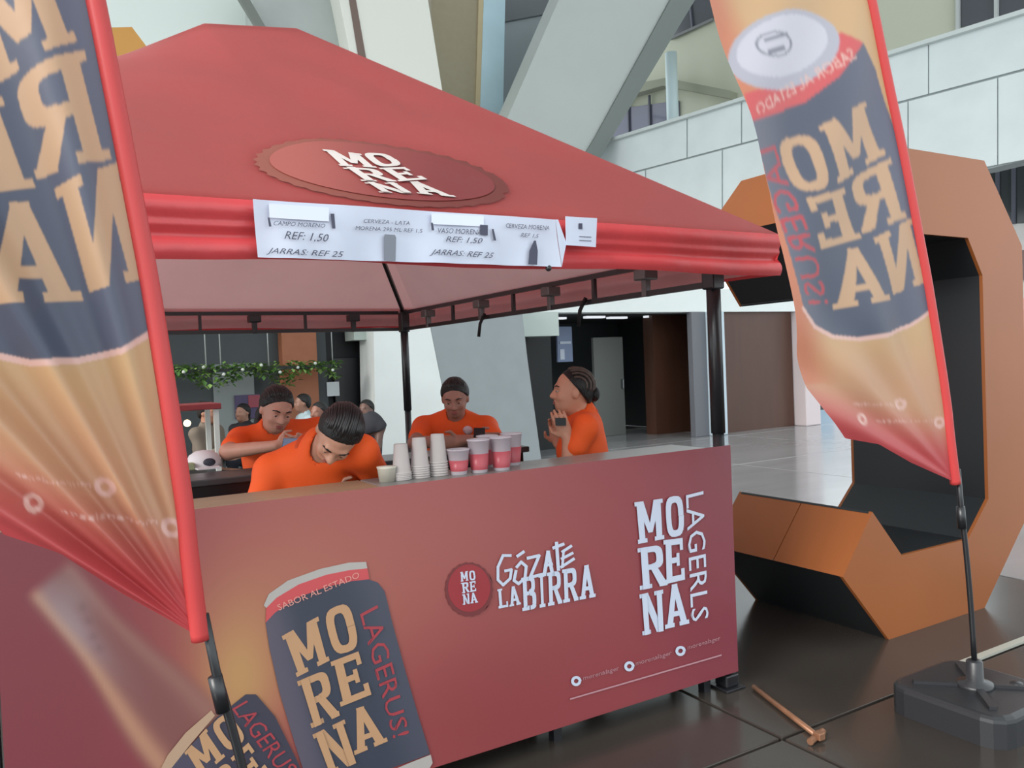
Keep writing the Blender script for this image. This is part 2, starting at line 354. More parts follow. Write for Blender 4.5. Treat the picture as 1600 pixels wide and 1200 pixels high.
# dark glazing under the parapet, far right
PP3 = PP+PN*2.5; PW3 = lambda x, y: on(x, y, PN, PP3)
w4 = structure('window_4', MB().prism([PW3(*p) for p in [(1530, 262), (1700, 222), (1700, 345), (1530, 352)]], PN*.1), mat('shop_glass', (60, 64, 66), rough=.15))
for px in (1560, 1585, 1610): MB().bar(PW3(px, 250)-PN*.04, PW3(px, 350)-PN*.04, .05, .05).build('window_mullion', MATS['mullion'], w4)
structure('wall_shop', MB().prism([PW3(*p) for p in [(1530, 352), (1700, 345), (1700, 720), (1530, 720)]], PN*.1), mat('shop_wall', (216, 212, 208), rough=.5))
for i, (ya, yb, c) in enumerate(((395, 440, (120, 96, 92)), (470, 520, (232, 170, 160)), (560, 600, (96, 110, 70)), (605, 640, (150, 60, 64)))):
    tag(MB().prism([PW3(*p)-PN*.08 for p in [(1560, ya), (1690, ya-12), (1690, yb-8), (1560, yb)]], PN*.05).build('shop_sign', mat('sign_%d' % i, c, rough=.5)),
        ['brown shop panel at the right edge behind the orange letter, topmost', 'pink shop panel at the right edge, under the brown one', 'olive green shop panel at the right edge under the pink one', 'dark red shop panel at the right edge, lowest of the row'][i], 'sign')
for k, (a, b, c, ya, yb) in enumerate(((1262, 1300, (150, 190, 220), 560, 700), (1300, 1345, (206, 150, 200), 600, 720), (1350, 1420, (180, 196, 214), 570, 690))):
    q = wall(13.9)
    tag(MB().prism([q(a, ya), q(b, ya-3), q(b, yb-3), q(a, yb)], (0, .05, 0)).build('wall_poster', mat('poster_%d' % k, c, rough=.4)),
        ['pale blue poster on the far bright wall beside the pinkish column', 'lilac poster on the far bright wall', 'grey blue poster on the far bright wall behind the flag pole'][k], 'poster')
s_y = tag(MB().prism([wall(13.85)(*p) for p in [(1264, 640), (1272, 632), (1280, 640), (1296, 618), (1302, 624), (1281, 655)]], (0, .03, 0)).build('wall_emblem', mat('emblem_yellow', (226, 220, 120), rough=.4)), 'pale yellow tick shaped mark on the blue poster', 'emblem')
# wall notices and hanging things on the back wall
tag(MB().box((.98, 8.98, 1.19), (1.17, 9.02, 1.40)).build('paper_notice', mat('paper', (214, 222, 226), rough=.7)), 'small white paper notice on the dark wall left of the black door', 'notice')
p = thing('wall_poster', 'purple and red poster on the grey wall panel behind the diners', 'poster', (-.2, 8.9, 1.1))
MB().box((-.36, 8.9, .95), (-.02, 8.93, 1.28)).build('backing', mat('poster_purple', (72, 62, 96), rough=.4), p)
MB().box((-.18, 8.885, 1.1), (-.02, 8.9, 1.27)).build('picture', mat('poster_red', (150, 66, 80), rough=.4), p)
sg = thing('hanging_sign', 'pale blue lit sign hanging in the dark recess behind the braided woman', 'sign', (6.0, 10.3, 1.9))
MB().box((6.0, 10.3, 1.55), (6.35, 10.36, 2.24), bev=.01).build('sign_board', mat('sign_blue', (120, 136, 168), rough=.4), sg)
MB().box((6.04, 10.28, 1.9), (6.3, 10.3, 1.95)).box((6.04, 10.28, 1.6), (6.14, 10.3, 1.8)).build('sign_mark', mat('sign_white', (196, 206, 220), rough=.4), sg)

# ================================================================== ORANGE LETTER
orange = mat('orange_paint', (148, 84, 40), rough=.42, var=.06, scale=1.2)
cblack = mat('black_sides', (34, 37, 40), rough=.4)
def letter_c(name, label):
    outer = [(1.14, 0), (2.05, 0), (2.56, .5), (2.56, 2.16), (2.17, 2.65), (1.14, 2.65), (.78, 2.27)]
    inner = [(1.09, 1.86), (1.30, 2.19), (1.98, 2.185), (2.12, 1.97), (2.12, .64), (1.90, .433), (1.274, .434), (1.034, .703), (.78, .40)]
    P = outer+inner; y0, y1 = -.035, .9
    t = thing(name, label, 'letter', (1.7, .4, 0))
    def face(y, n): MB().prism([(x, y, z) for x, z in P], (0, .02 if n == 'front' else -.02, 0)).build(n+'_face', orange, t)
    face(y0, 'front'); face(y1, 'back')
    N = len(P)
    for i in range(N):
        a, b = P[i], P[(i+1) % N]
        dark = 7 <= i <= 13 or i == 6 or i == 15 or i == 0  # inner sides, upper hook tip, lower chamfer and bottom are black
        m = cblack if dark else orange
        if i == 14:    # tip of the lower hook: two orange sheets
            ym = .42
            MB().prism([(a[0], y0+.02, a[1]), (b[0], y0+.02, b[1]), (b[0], ym-.003, b[1]), (a[0], ym-.003, a[1])], (.014, 0, -.014)).build('side_panel', orange, t)
            MB().prism([(a[0], ym+.003, a[1]), (b[0], ym+.003, b[1]), (b[0], y1-.02, b[1]), (a[0], y1-.02, a[1])], (.012, 0, -.012)).build('side_panel', orange, t); continue
        cx, cz = 1.7, 1.32
        d = np.array([b[0]-a[0], b[1]-a[1]]); nn = np.array([-d[1], d[0]])/np.linalg.norm(d)*.014   # outline runs counter-clockwise: inward
        MB().prism([(a[0], y0+.02, a[1]), (b[0], y0+.02, b[1]), (b[0], y1-.02, b[1]), (a[0], y1-.02, a[1])], (nn[0], 0, nn[1])).build('side_panel', m, t)
    return t
letter_c('letter_sculpture', 'large orange faceted letter sculpture with black inner sides, standing right of the stall')
t = thing('letter_column', 'tall orange faceted letter showing just above the red roof at the left', 'letter', W9(190, 300)+np.array([0, -1.5, 0]))
MB().prism([wall(7.0)(*p) for p in [(140, 44), (206, 42), (230, 74), (234, 300), (238, 760), (140, 780)]], (0, .6, 0)).build('letter_body', mat('amber_paint', (190, 138, 64), rough=.5), t)

# ================================================================== TENT
TX0, TX1, TY0, TY1, ZE, ZT = -3.5, .2, -.2, 3.88, 1.915, 2.10
roofm = mat('roof_vinyl', (176, 50, 48), rough=.42, var=.10, scale=2.2, bump=.4, bscale=6, trans=.55, tcol=(250, 212, 212))
liningm = mat('roof_lining', (244, 226, 226), rough=.6, var=.03, scale=3, trans=.62)
valm = mat('valance_vinyl', (210, 76, 80), rough=.32, var=.08, scale=6, bump=.25, bscale=22, trans=.15)
steel = mat('black_steel', (32, 32, 36), rough=.32, spec=.6)
steelg = mat('grey_steel', (112, 112, 112), rough=.35, metal=.6)
tent = thing('canopy_tent', 'red peaked canopy tent over the drinks stall', 'tent', (-1.65, 1.84, 0))
A = np.array([-1.36, 1.84, 3.52]); B = np.array([-1.86, 1.84, 3.46]); Cc = np.array([-2.28, 1.84, 3.22])
def roof_z(x, y, s):
    """s: 0 front 1 right 2 rear 3 left"""
ridge = [Cc, B, A]
def roof_side(name, c0, c1, tops, m, off=0.0, nu=64, nv=36):
    # ruled sheet between an eave edge c0-c1 and the ridge polyline, sagging a little between the bars
    c0 = np.array(c0); c1 = np.array(c1); L = [np.linalg.norm(tops[i+1]-tops[i]) for i in range(len(tops)-1)]; T = sum(L)
    def top(u):
        if T < 1e-6: return tops[0]
        d = u*T
        for i, l in enumerate(L):
            if d <= l+1e-9: return tops[i]+(tops[i+1]-tops[i])*(d/l if l else 0)
            d -= l
        return tops[-1]
    def fn(u, v):
        e = c0+(c1-c0)*u; p = e+(top(u)-e)*v
        sag = .035*math.sin(math.pi*v)*math.sin(math.pi*u)+.008*math.sin(u*19+v*7)*math.sin(math.pi*v)*min(1, 6*u*(1-u))
        p = p.copy(); p[2] += -sag-off; return p
    return grid_sheet(name, np.linspace(0, 1, nu), np.linspace(0, 1, nv), fn, m, tent), fn
FL, FR, RR, RL = (TX0, TY0, ZT), (TX1, TY0, ZT), (TX1, TY1, ZT), (TX0, TY1, ZT)
rf, roof_front = roof_side('roof_panel', FL, FR, ridge, roofm)
roof_side('roof_panel', FR, RR, [A, A+np.array([0, .001, 0])], roofm); roof_side('roof_panel', RR, RL, ridge[::-1], roofm); roof_side('roof_panel', RL, FL, [Cc, Cc+np.array([0, .001, 0])], roofm)
lx0, lx1, ly0, ly1 = TX0+.03, TX1-.03, TY0+.03, TY1-.03
FLl, FRl, RRl, RLl = (lx0, ly0, ZT), (lx1, ly0, ZT), (lx1, ly1, ZT), (lx0, ly1, ZT)
for a, b, tp in ((FLl, FRl, ridge), (FRl, RRl, [A, A+np.array([0, .001, 0])]), (RRl, RLl, ridge[::-1]), (RLl, FLl, [Cc, Cc+np.array([0, .001, 0])])):
    roof_side('roof_lining', a, b, [q-np.array([0, 0, .02]) for q in tp], liningm, .012)
def valance(c0, c1, out, m, inner):
    c0 = np.array(c0); c1 = np.array(c1); L = np.linalg.norm(c1-c0); n = int(L/.05)
    def prof(v): return .012*math.sin(v*math.pi*3.0)+.012*math.exp(-((v-.45)/.06)**2)-.012*math.exp(-((v-.62)/.05)**2)
    def fn(u, v):
        p = c0+(c1-c0)*u; k = .004*math.sin(u*L*9)+.003*math.sin(u*L*23+1)
        return p+np.array(out)*(prof(v)+k*v)+np.array([0, 0, -(ZT-ZE)*v+.006*math.sin(u*L*5)*v])
    o = grid_sheet('valance', np.linspace(0, 1, n), np.linspace(0, 1, 22), fn, m, tent)
    grid_sheet('valance_lining', np.linspace(.004, .996, n), np.linspace(.03, .93, 12), lambda u, v: fn(u, v)-np.array(out)*.024, inner, tent)
    return fn
val_front = valance(FL, FR, (0, -1, 0), valm, liningm); valance(FR, RR, (1, 0, 0), valm, liningm); valance(RR, RL, (0, 1, 0), valm, liningm); valance(RL, FL, (-1, 0, 0), valm, liningm)
MB().tube([Cc-[0, 0, .05], B-[0, 0, .05], A-[0, 0, .05]], .02, 8).build('ridge_bar', steel, tent, True)
POSTS = [(-3.3, .02), (0, .02), (0, 3.68), (-3.3, 3.68)]
for x, y in POSTS:
    MB().tube([(x, y, .02), (x, y, 1.2)], .027, 14).tube([(x, y, 1.2), (x, y, ZT-.04)], .033, 14).build('post', steel, tent, True)
    MB().box((x-.06, y-.06, .0), (x+.06, y+.06, .012), bev=.003).box((x-.04, y-.04, .012), (x+.04, y+.04, .07), bev=.008).build('post_foot', steel, tent)
    MB().box((x-.038, y-.038, 1.87), (x+.038, y+.038, 2.04), bev=.008).build('corner_bracket', steel, tent)
    c = {0: 1}.get(x, -1)
    MB().bar((x, y, 2.04), (A if x == 0 else Cc)-np.array([0, 0, .06]), .026, .03).build('hip_rafter', steel, tent)
def truss(p, q, n, dim):
    p = np.array(p); q = np.array(q)
    m = steel
    MB().bar(p+[0, 0, 2.035], q+[0, 0, 2.035], .022, .028).build('truss_bar', m, tent)
    MB().bar(p+[0, 0, 1.895], q+[0, 0, 1.895], .022, .028).build('truss_bar', m, tent)
    for k in range(1, n):
        c = p+(q-p)*k/n
        if k % 2:
            MB().box(c+[-.045, -.045, 1.965], c+[.045, .045, 2.02], bev=.006).box(c+[-.018, -.018, 1.88], c+[.018, .018, 1.97], bev=.004).build('truss_bracket', steelg if dim else steel, tent)
        else: MB().bar(c+[0, 0, 1.895], c+[0, 0, 2.035], .02, .025).build('truss_strut', m, tent)
truss((0, .05, 0), (0, 3.63, 0), 8, True); truss((-.05, 3.68, 0), (-3.25, 3.68, 0), 8, False); truss((-3.3, 3.63, 0), (-3.3, .05, 0), 8, False)
for yy in (1.0, 2.2):     # loose straps hanging from the right-hand truss
    MB().tube([(-.02, yy, 1.92), (-.05, yy+.02, 1.85), (-.06, yy+.03, 1.76)], .011, 6).build('strap', mat('strap_black', (24, 24, 26), rough=.7), tent, True)
# printed crown cap on the front slope
def slope(px, py, lift=.012):
    n = np.array([0, -(3.47-2.1), 2.04]); p = on(px, py, n, (0, -.2, 2.1))
    # find the sheet point along the same line of sight
    a = np.array([(p[0]-TX0)/(TX1-TX0), (p[1]-TY0)/(1.84-TY0)])
    for it in range(8):
        q = roof_front(min(1, max(0, a[0])), min(1, max(0, a[1]))); e = p[:2]-q[:2]
        a = a+np.array([e[0]/3.7, e[1]/2.04])
    q = roof_front(a[0], a[1]); return q+np.array([0, -.56, .83])*lift
def ell(cx, cy, rx, ry, ang, n=48, tooth=0):
    c, s_ = math.cos(ang), math.sin(ang); P = []
    for k in range(n):
        q = 2*math.pi*k/n; f = 1+(tooth if k % 2 else 0); x, y = rx*f*math.cos(q), ry*f*math.sin(q); P.append((cx+x*c-y*s_, cy+x*s_+y*c))
    return P
prt = mat('roof_print', rough=.45, vcol=True, trans=.2)
ANG = math.radians(8.5)
ROOFN = (0, -.56, .83)
decal('cap_print', [ell(594, 267, 202, 52, ANG, 72, -.035)], lambda x, y: slope(x, y, .006), prt, tent, 14, lambda x, y: mixc((160, 92, 80), (124, 58, 54), sst(400, 790, x)))
decal('cap_print', [ell(596, 265, 178, 44, ANG)], lambda x, y: slope(x, y, .009), prt, tent, 14, lambda x, y: mixc((184, 100, 92), (142, 60, 62), sst(430, 720, x)))
L = []
glyph_px('M', [(502, 230), (562, 238), (588, 262), (530, 258)], L); glyph_px('O', [(560, 236), (606, 236), (632, 258), (588, 262)], L)
glyph_px('R', [(534, 261), (588, 264), (618, 286), (564, 284)], L); glyph_px('E', [(590, 263), (634, 261), (668, 282), (622, 286)], L)
glyph_px('N', [(568, 287), (618, 288), (646, 306), (592, 304)], L); glyph_px('A', [(622, 287), (668, 284), (712, 312), (652, 306)], L)
decal('roof_lettering', L, lambda x, y: slope(x, y, .014), mat('print_white', (214, 204, 200), rough=.5), tent, 10, nrm=(0, -.56, .83))

# price banner taped over the valance
bm_ = mat('banner_paper', (206, 214, 232), rough=.38, bump=.1, bscale=6, trans=.1)
ink = mat('banner_ink', (62, 64, 84), rough=.5)
VP = lambda x, y, l=0: on(x, y, (0, 1, 0), (0, -.262-l, 0))
ban = thing('price_banner', 'long white price banner taped along the front edge of the red canopy', 'banner', VP(640, 420))
def bquad(u, v):
    q = [(395, 311), (868, 343), (878, 417), (403, 402)]
    if u > .93: pass
    p = bilin(q, u, 1-v); return VP(*p)+np.array([0, .004*math.sin(u*40)*v+.004*math.sin(u*13+v*3), 0])
grid_sheet('banner_sheet', np.linspace(0, 1, 80), np.linspace(0, 1, 8), bquad, bm_, ban)
MB().prism([VP(868, 343, -.004), VP(872, 343, -.004), VP(885, 380, -.004), VP(878, 416, -.004)], (0, .003, 0)).build('banner_end', bm_, ban)
L = []
text_px('REF: 1,50', [(446, 361), (514, 366), (512, 380), (444, 375)], L, .2)
text_px('JARRAS: REF 25', [(420, 387), (537, 393), (535, 405), (416, 398)], L, .2)
text_px('CAMPO MORENO', [(428, 345), (508, 350), (508, 356), (427, 352)], L, .2)
text_px('CERVEZA - LATA', [(568, 342), (640, 346), (640, 352), (568, 348)], L, .2)
text_px('MORENA 295 ML REF 1,5', [(555, 353), (660, 358), (660, 365), (555, 360)], L, .2)
text_px('VASO MORENA', [(684, 356), (752, 359), (752, 367), (684, 364)], L, .2)
text_px('REF: 1,50', [(698, 369), (754, 372), (752, 382), (696, 379)], L, .2)
text_px('JARRAS: REF 25', [(676, 389), (772, 395), (769, 406), (671, 400)], L, .2)
text_px('CERVEZA MORENA', [(790, 349), (858, 353), (858, 360), (790, 356)], L, .2)
text_px('REF 1,5', [(814, 364), (842, 366), (841, 373), (813, 371)], L, .2)
L += [[(750, 351), (762, 352), (762, 368), (750, 367)], [(834, 376), (837, 376), (840, 392), (839, 414), (825, 413), (827, 392)], [(516, 334), (522, 334), (524, 357), (519, 357)], [(768, 358), (771, 358), (775, 376), (771, 376)], [(418, 340), (421, 340), (424, 354), (420, 354)], [(673, 348), (676, 348), (678, 360), (674, 360)]]
decal('banner_lettering', L, lambda x, y: VP(x, y, .011), ink, ban)
decal('can_picture', [[(601, 366), (617, 367), (619, 371), (618, 408), (600, 407), (600, 371)]], lambda x, y: VP(x, y, .010), mat('ink_grey', (120, 124, 136), rough=.5), ban)
for q in ([(420, 318), (514, 324), (514, 346), (421, 340)], [(674, 333), (756, 338), (756, 354), (674, 350)]): decal('banner_photo', [q], lambda x, y: VP(x, y, .009), mat('banner_gloss', (220, 226, 240), rough=.2), ban)
nt = thing('paper_notice', 'small square white sheet taped beside the long price banner', 'notice', VP(908, 386))
MB().prism([VP(884, 338), VP(933, 341), VP(931, 386), VP(885, 383)], (0, .003, 0)).build('sheet', bm_, nt)
L = [[(904, 349), (910, 349), (910, 358), (904, 358)], [(905, 369), (924, 370), (924, 371), (905, 370)], [(905, 375), (924, 376), (924, 377), (905, 376)]]
decal('notice_mark', L, lambda x, y: VP(x, y, .003), ink, nt)
tag(MB().ball(VP(857, 419, -.01), .012).build('tape_knob', steel, None, True), 'small black clip under the right end of the price banner', 'clip')

# copper coloured anchor bar of the near right foot, pale floor strip
ab = thing('anchor_bar', 'rusty copper coloured bar lying on the floor from the near right tent foot', 'bar', (0, -.3, 0))
MB().tube([(.075, -.075, .014), (-.10, -.585, .014)], .012, 8).build('rod', mat('copper_rust', (150, 108, 82), rough=.4, metal=.4, var=.2, scale=20), ab, True)
MB().tube([(-.16, -.585, .016), (-.045, -.555, .016)], .014, 8).box((-.12, -.60, .01), (-.085, -.565, .04), bev=.004).build('cross_piece', MATS['copper_rust'], ab)
structure('trim_3', MB().box((.78, -.475, 0), (6, -.435, .012)), mat('pale_strip', (168, 168, 158), rough=.4), 'pale metal strip set along a floor joint')

# ================================================================== COUNTER
PY = -.03
PN_ = lambda x, y, l=0: on(x, y, (0, 1, 0), (0, PY-l, 0))
ctr = thing('bar_counter', 'front bar counter wrapped in a printed red vinyl panel', 'counter', (-1.43, 0, 0))
px0, px1, pz0, pz1 = -2.865, .025, .085, 1.145
def proj(P):
    d = np.array(P, float)-CAM; z = d @ FWD; return 800+FPX*(d @ RGT)/z, 600-FPX*(d @ UPV)/z
def blob(x, y, cx, cy, rx, ry, a=0):
    c, s_ = math.cos(a), math.sin(a); dx, dy = x-cx, y-cy; u, v = dx*c+dy*s_, -dx*s_+dy*c
    return math.exp(-((u/rx)**2+(v/ry)**2))
def panel_col(u, v):
    x, y = proj((u, PY, v))
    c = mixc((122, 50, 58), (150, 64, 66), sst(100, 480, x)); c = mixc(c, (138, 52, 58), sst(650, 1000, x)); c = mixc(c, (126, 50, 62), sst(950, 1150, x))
    c = mixc(c, (176, 116, 86), .75*blob(x, y, 470, 950, 190, 170)); c = mixc(c, (196, 160, 92), .8*blob(x, y, 375, 1060, 70, 120))
    c = mixc(c, (166, 90, 80), .6*blob(x, y, 700, 850, 220, 160)); c = mixc(c, (128, 44, 46), .6*blob(x, y, 740, 1130, 180, 130))
    # soft printed bottle: body, golden flank, white foil neck
    A0 = math.atan2(250, 210)
    def along(x, y):
        d = np.array((math.cos(A0), math.sin(A0))); q = np.array((x-95, y-925)); return q @ d, q @ np.array((-d[1], d[0]))
    s_, w_ = along(x, y)
    if s_ > -45:
        hw = 46+28*sst(60, 300, s_); k = sst(hw+14, hw-14, abs(w_))*sst(-40, -14, s_)
        g = w_/hw
        bc = mixc((122, 76, 72), (186, 140, 108), math.exp(-((g-.72)/.26)**2)); bc = mixc(bc, (150, 108, 96), math.exp(-((g+.75)/.25)**2)*.7)
        c = mixc(c, bc, k*.9)
        c = mixc(c, (168, 168, 178), k*.55*blob(s_, w_, 45, 16, 95, 22)); c = mixc(c, (150, 140, 140), k*.5*blob(s_, w_, 15, -12, 45, 24))
        for (q, w2) in ((62, -4), (86, 6), (106, 10), (40, -10)): c = mixc(c, (112, 84, 84), .55*blob(s_, w_, q, w2, 8, 7))
    return mixc(tuple(q*.95 for q in c), (168, 126, 130), .15)  # pale tint over the whole print: haze and gloss reflections put into the colour
pm = mat('panel_vinyl', rough=.32, spec=.5, vcol=True, bump=.02, bscale=3)
def panel_pt(u, v): return (u, PY+.0014*math.sin(u*2.1)*math.sin(v*5)-.0014*math.exp(-((u+1.05)/.05)**2)*sst(.6, 1.1, v), v)
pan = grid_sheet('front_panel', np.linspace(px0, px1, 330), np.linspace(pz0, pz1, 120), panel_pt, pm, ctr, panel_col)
MB().box((px0, -.024, pz0+.004), (px1, -.016, pz1-.012)).build('panel_backing', mat('backing_dark', (58, 40, 42), rough=.7), ctr)
MB().box((px0, .0, 1.10), (-1.66, .30, 1.132), bev=.004).build('countertop', mat('counter_tan', (150, 128, 104), rough=.4, var=.1, scale=4, stretch=(1, 8, 1)), ctr)
MB().box((-1.655, .0, 1.10), (-.045, .30, 1.132), bev=.004).build('countertop', mat('counter_grey', (126, 126, 124), rough=.3), ctr)
for x in (px0+.04, -1.9, -.95, px1-.14):
    MB().box((x-.02, .03, .0), (x+.02, .07, 1.1)).build('leg', steel, ctr); MB().box((x-.02, .23, .0), (x+.02, .27, 1.1)).build('leg', steel, ctr)
MB().box((px0-.06, -.02, 0), (px0-.008, .06, 1.1), bev=.004).build('end_post', steel, ctr)
MB().box((px0+.02, .255, .10), (px1-.08, .27, 1.1)).build('rear_panel', mat('counter_black', (26, 26, 29), rough=.5), ctr)
def ptile(l): return lambda x, y: PN_(x, y, .0014+l*.3)
dk = mat('can_print', rough=.35, vcol=True)
wht = mat('vinyl_white', (196, 204, 222), rough=.4)
tanp = mat('letter_tan', (182, 142, 108), rough=.4)
redp = mat('letter_red', (158, 62, 70), rough=.4)
body = [(415, 973), (430, 957), (467, 933), (510, 917), (550, 908), (575, 905), (590, 910), (601, 924), (613, 973), (633, 1047), (654, 1120), (672, 1178), (640, 1190), (590, 1208), (540, 1228), (505, 1240), (490, 1247), (473, 1200), (460, 1160), (437, 1083), (421, 1013)]
decal('can_body_print', [body], ptile(.008), dk, ctr, 22, lambda x, y: mixc(mixc((88, 82, 96), (58, 62, 76), sst(0, 60, x-(415+(y-960)*.27))), (72, 74, 88), sst(120, 190, x-(415+(y-960)*.27))))
decal('can_band_print', [[(416, 950), (432, 934), (467, 913), (510, 898), (545, 891), (574, 888), (577, 905), (550, 908), (510, 917), (467, 933), (430, 957), (415, 973)]], ptile(.009), mat('band_red', (190, 78, 82), rough=.4), ctr)
decal('can_rim_print', [[(412, 946), (420, 928), (450, 907), (500, 889), (545, 879), (572, 878), (574, 888), (545, 891), (510, 898), (467, 913), (432, 934), (416, 950)]], ptile(.009), mat('rim_silver', (170, 164, 160), rough=.3), ctr)
decal('can_base_print', [[(607, 1206), (640, 1192), (673, 1179), (676, 1192), (670, 1203), (608, 1223)]], ptile(.010), MATS['rim_silver'], ctr)
L = []; text_px('SABOR AL ESTADO', [(432, 945), (560, 893), (562, 902), (436, 954)], L)
decal('band_lettering', L, ptile(.011), mat('band_text', (214, 150, 140), rough=.4), ctr)
L = []
glyph_px('M', [(440, 994), (497, 963), (515, 1032), (464, 1058)], L); glyph_px('O', [(502, 956), (548, 938), (564, 1012), (520, 1026)], L)
glyph_px('R', [(464, 1065), (512, 1044), (530, 1118), (487, 1138)], L); glyph_px('E', [(516, 1034), (563, 1016), (582, 1084), (532, 1104)], L)
glyph_px('N', [(488, 1148), (538, 1124), (560, 1190), (512, 1212)], L); glyph_px('A', [(540, 1112), (584, 1098), (606, 1158), (554, 1180)], L)
decal('can_lettering', L, ptile(.011), tanp, ctr)
L = []; text_px('LAGERUS!', [(590, 945), (640, 1146), (614, 1154), (562, 960)], L)
decal('can_lettering', L, ptile(.011), redp, ctr)
b2 = [(264, 1200), (300, 1163), (340, 1120), (384, 1085), (400, 1085), (430, 1120), (465, 1190), (490, 1250), (400, 1284), (262, 1330), (258, 1240)]
decal('can_body_print', [b2], ptile(.008), dk, ctr, 25, lambda x, y: mixc((62, 60, 74), (78, 74, 90), sst(360, 300, x)))
decal('can_rim_print', [[(252, 1200), (262, 1180), (290, 1145), (330, 1110), (336, 1118), (300, 1160), (268, 1200), (262, 1215)]], ptile(.009), mat('rim_gold', (176, 146, 122), rough=.4), ctr)
L = []; glyph_px('M', [(288, 1176), (322, 1138), (352, 1182), (312, 1216)], L); glyph_px('O', [(326, 1134), (356, 1110), (388, 1152), (356, 1178)], L); glyph_px('R', [(318, 1222), (356, 1186), (390, 1240), (350, 1272)], L); glyph_px('E', [(360, 1184), (390, 1158), (424, 1206), (392, 1236)], L)
decal('can_lettering', L, ptile(.011), tanp, ctr)
L = []; text_px('LAGERUS!', [(386, 1094), (470, 1206), (446, 1222), (362, 1108)], L); decal('can_lettering', L, ptile(.011), redp, ctr)
# round crown cap with the white lettering beside it
decal('cap_print', [ell(733, 921, 38, 43, 0, 44, -.04)], ptile(.008), mat('cap_rim', (112, 50, 52), rough=.4), ctr)
decal('cap_print', [ell(733, 919, 33, 37, 0)], ptile(.010), mat('cap_red', (148, 50, 56), rough=.35), ctr)
L = []
for ch, q in (('M', [(719, 894), (731, 892), (732, 907), (720, 909)]), ('O', [(732, 892), (742, 891), (743, 906), (733, 907)]), ('R', [(720, 911), (732, 909), (733, 925), (722, 927)]), ('E', [(733, 909), (743, 907), (744, 923), (734, 925)]), ('N', [(722, 929), (733, 927), (734, 943), (723, 945)]), ('A', [(734, 927), (744, 925), (747, 941), (735, 943)])): glyph_px(ch, q, L)
decal('cap_lettering', L, ptile(.012), wht, ctr); L = []
glyph_px('L', [(777, 921), (792, 918), (795, 948), (779, 951)], L); glyph_px('A', [(793, 918), (810, 914), (814, 944), (796, 948)], L)
for k, ch in enumerate('BIRRA'):
    a = [814, 839, 854, 878, 903, 930][k]; b = [814, 839, 854, 878, 903, 930][k+1]-2
    f = lambda x, t: (903-(x-814)*.2) if t else (955-(x-814)*.2)
    glyph_px(ch, [(a, f(a, 1)), (b, f(b, 1)), (b+2, f(b, 0)), (a+2, f(a, 0))], L)
SLOGAN = L; L = []
for ch, q in (('M', [(991, 785), (1035, 779), (1038, 842), (997, 850)]), ('O', [(1037, 777), (1068, 773), (1070, 836), (1041, 841)]), ('R', [(996, 857), (1036, 850), (1042, 914), (1000, 922)]), ('E', [(1036, 844), (1068, 840), (1071, 905), (1038, 913)]), ('N', [(999, 929), (1036, 921), (1039, 985), (1004, 993)]), ('A', [(1038, 916), (1069, 909), (1077, 974), (1039, 983)])): glyph_px(ch, q, L)
LOGO = L; L = SLOGAN
def brush(pts, r):                                       # brush strokes of the hand lettering
    for i in range(len(pts)-1):
        a = np.array(pts[i], float); b = np.array(pts[i+1], float); d = (b-a)/np.linalg.norm(b-a); n = np.array((-d[1], d[0]))*r; e = d*r*.6
        L.append([a-n-e, b-n+e, b+n+e, a+n-e])
brush([(798, 868), (786, 868), (778, 886), (778, 906), (786, 914), (797, 904), (799, 890), (789, 892)], 2.2)
brush([(806, 892), (803, 907), (810, 912), (820, 903), (822, 885), (814, 878), (807, 886)], 2.3); brush([(808, 869), (818, 862)], 2.3)
brush([(824, 872), (842, 868), (828, 902), (848, 897)], 2.4)
brush([(850, 898), (856, 862), (862, 893)], 2.8); brush([(851, 884), (862, 881)], 2.2)
brush([(864, 856), (880, 850)], 2.4); brush([(869, 848), (872, 890)], 2.6)
brush([(878, 862), (892, 853)], 2.2); brush([(877, 873), (894, 864)], 2.2); brush([(876, 886), (896, 873)], 2.2); brush([(880, 860), (878, 886)], 2)
decal('slogan_lettering', L, ptile(.012), wht, ctr); L = LOGO
text_px('LAGERLS', [(1099, 767), (1107, 966), (1080, 972), (1071, 774)], L)
decal('logo_lettering', L, ptile(.012), wht, ctr)
for cx, cy in ((900, 1064), (983, 1041), (1063, 1017)):
    L = []
    for k in range(24):
        a, b = 2*math.pi*k/24, 2*math.pi*(k+1)/24
        L.append([(cx+8*math.cos(a), cy+8*math.sin(a)), (cx+8*math.cos(b), cy+8*math.sin(b)), (cx+3.6*math.cos(b), cy+3.6*math.sin(b)), (cx+3.6*math.cos(a), cy+3.6*math.sin(a))])
    decal('social_icon', L, ptile(.012), wht, ctr)
L = []
for (xa, ya, xb, yb) in ((911, 1059, 967, 1043), (993, 1036, 1049, 1019), (1074, 1011, 1125, 996)): text_px('morenalager', [(xa, ya-3), (xb, yb-3), (xb, yb+6), (xa, ya+6)], L)
L.append([(890, 1091), (1127, 1022), (1127, 1024.5), (890, 1093.5)])
decal('panel_small_lettering', L, ptile(.010), mat('vinyl_pinkish', (178, 132, 140), rough=.4), ctr)

# inner bar
ib = thing('back_bar', 'black bar table inside the stall between the front counter and the staff', 'counter', (-1.4, 1.1, 0))
MB().box((-2.75, .96, 1.085), (-.46, 1.24, 1.115), bev=.005).build('bar_top', mat('bar_top_dark', (58, 60, 62), rough=.3), ib)
MB().box((-2.72, .98, .08), (-.49, 1.22, 1.085)).build('bar_front', mat('bar_black', (22, 23, 26), rough=.35), ib)
for x in (-2.65, -1.6, -.56): MB().box((x-.03, 1.0, 0), (x+.03, 1.2, .08)).build('leg', steel, ib)

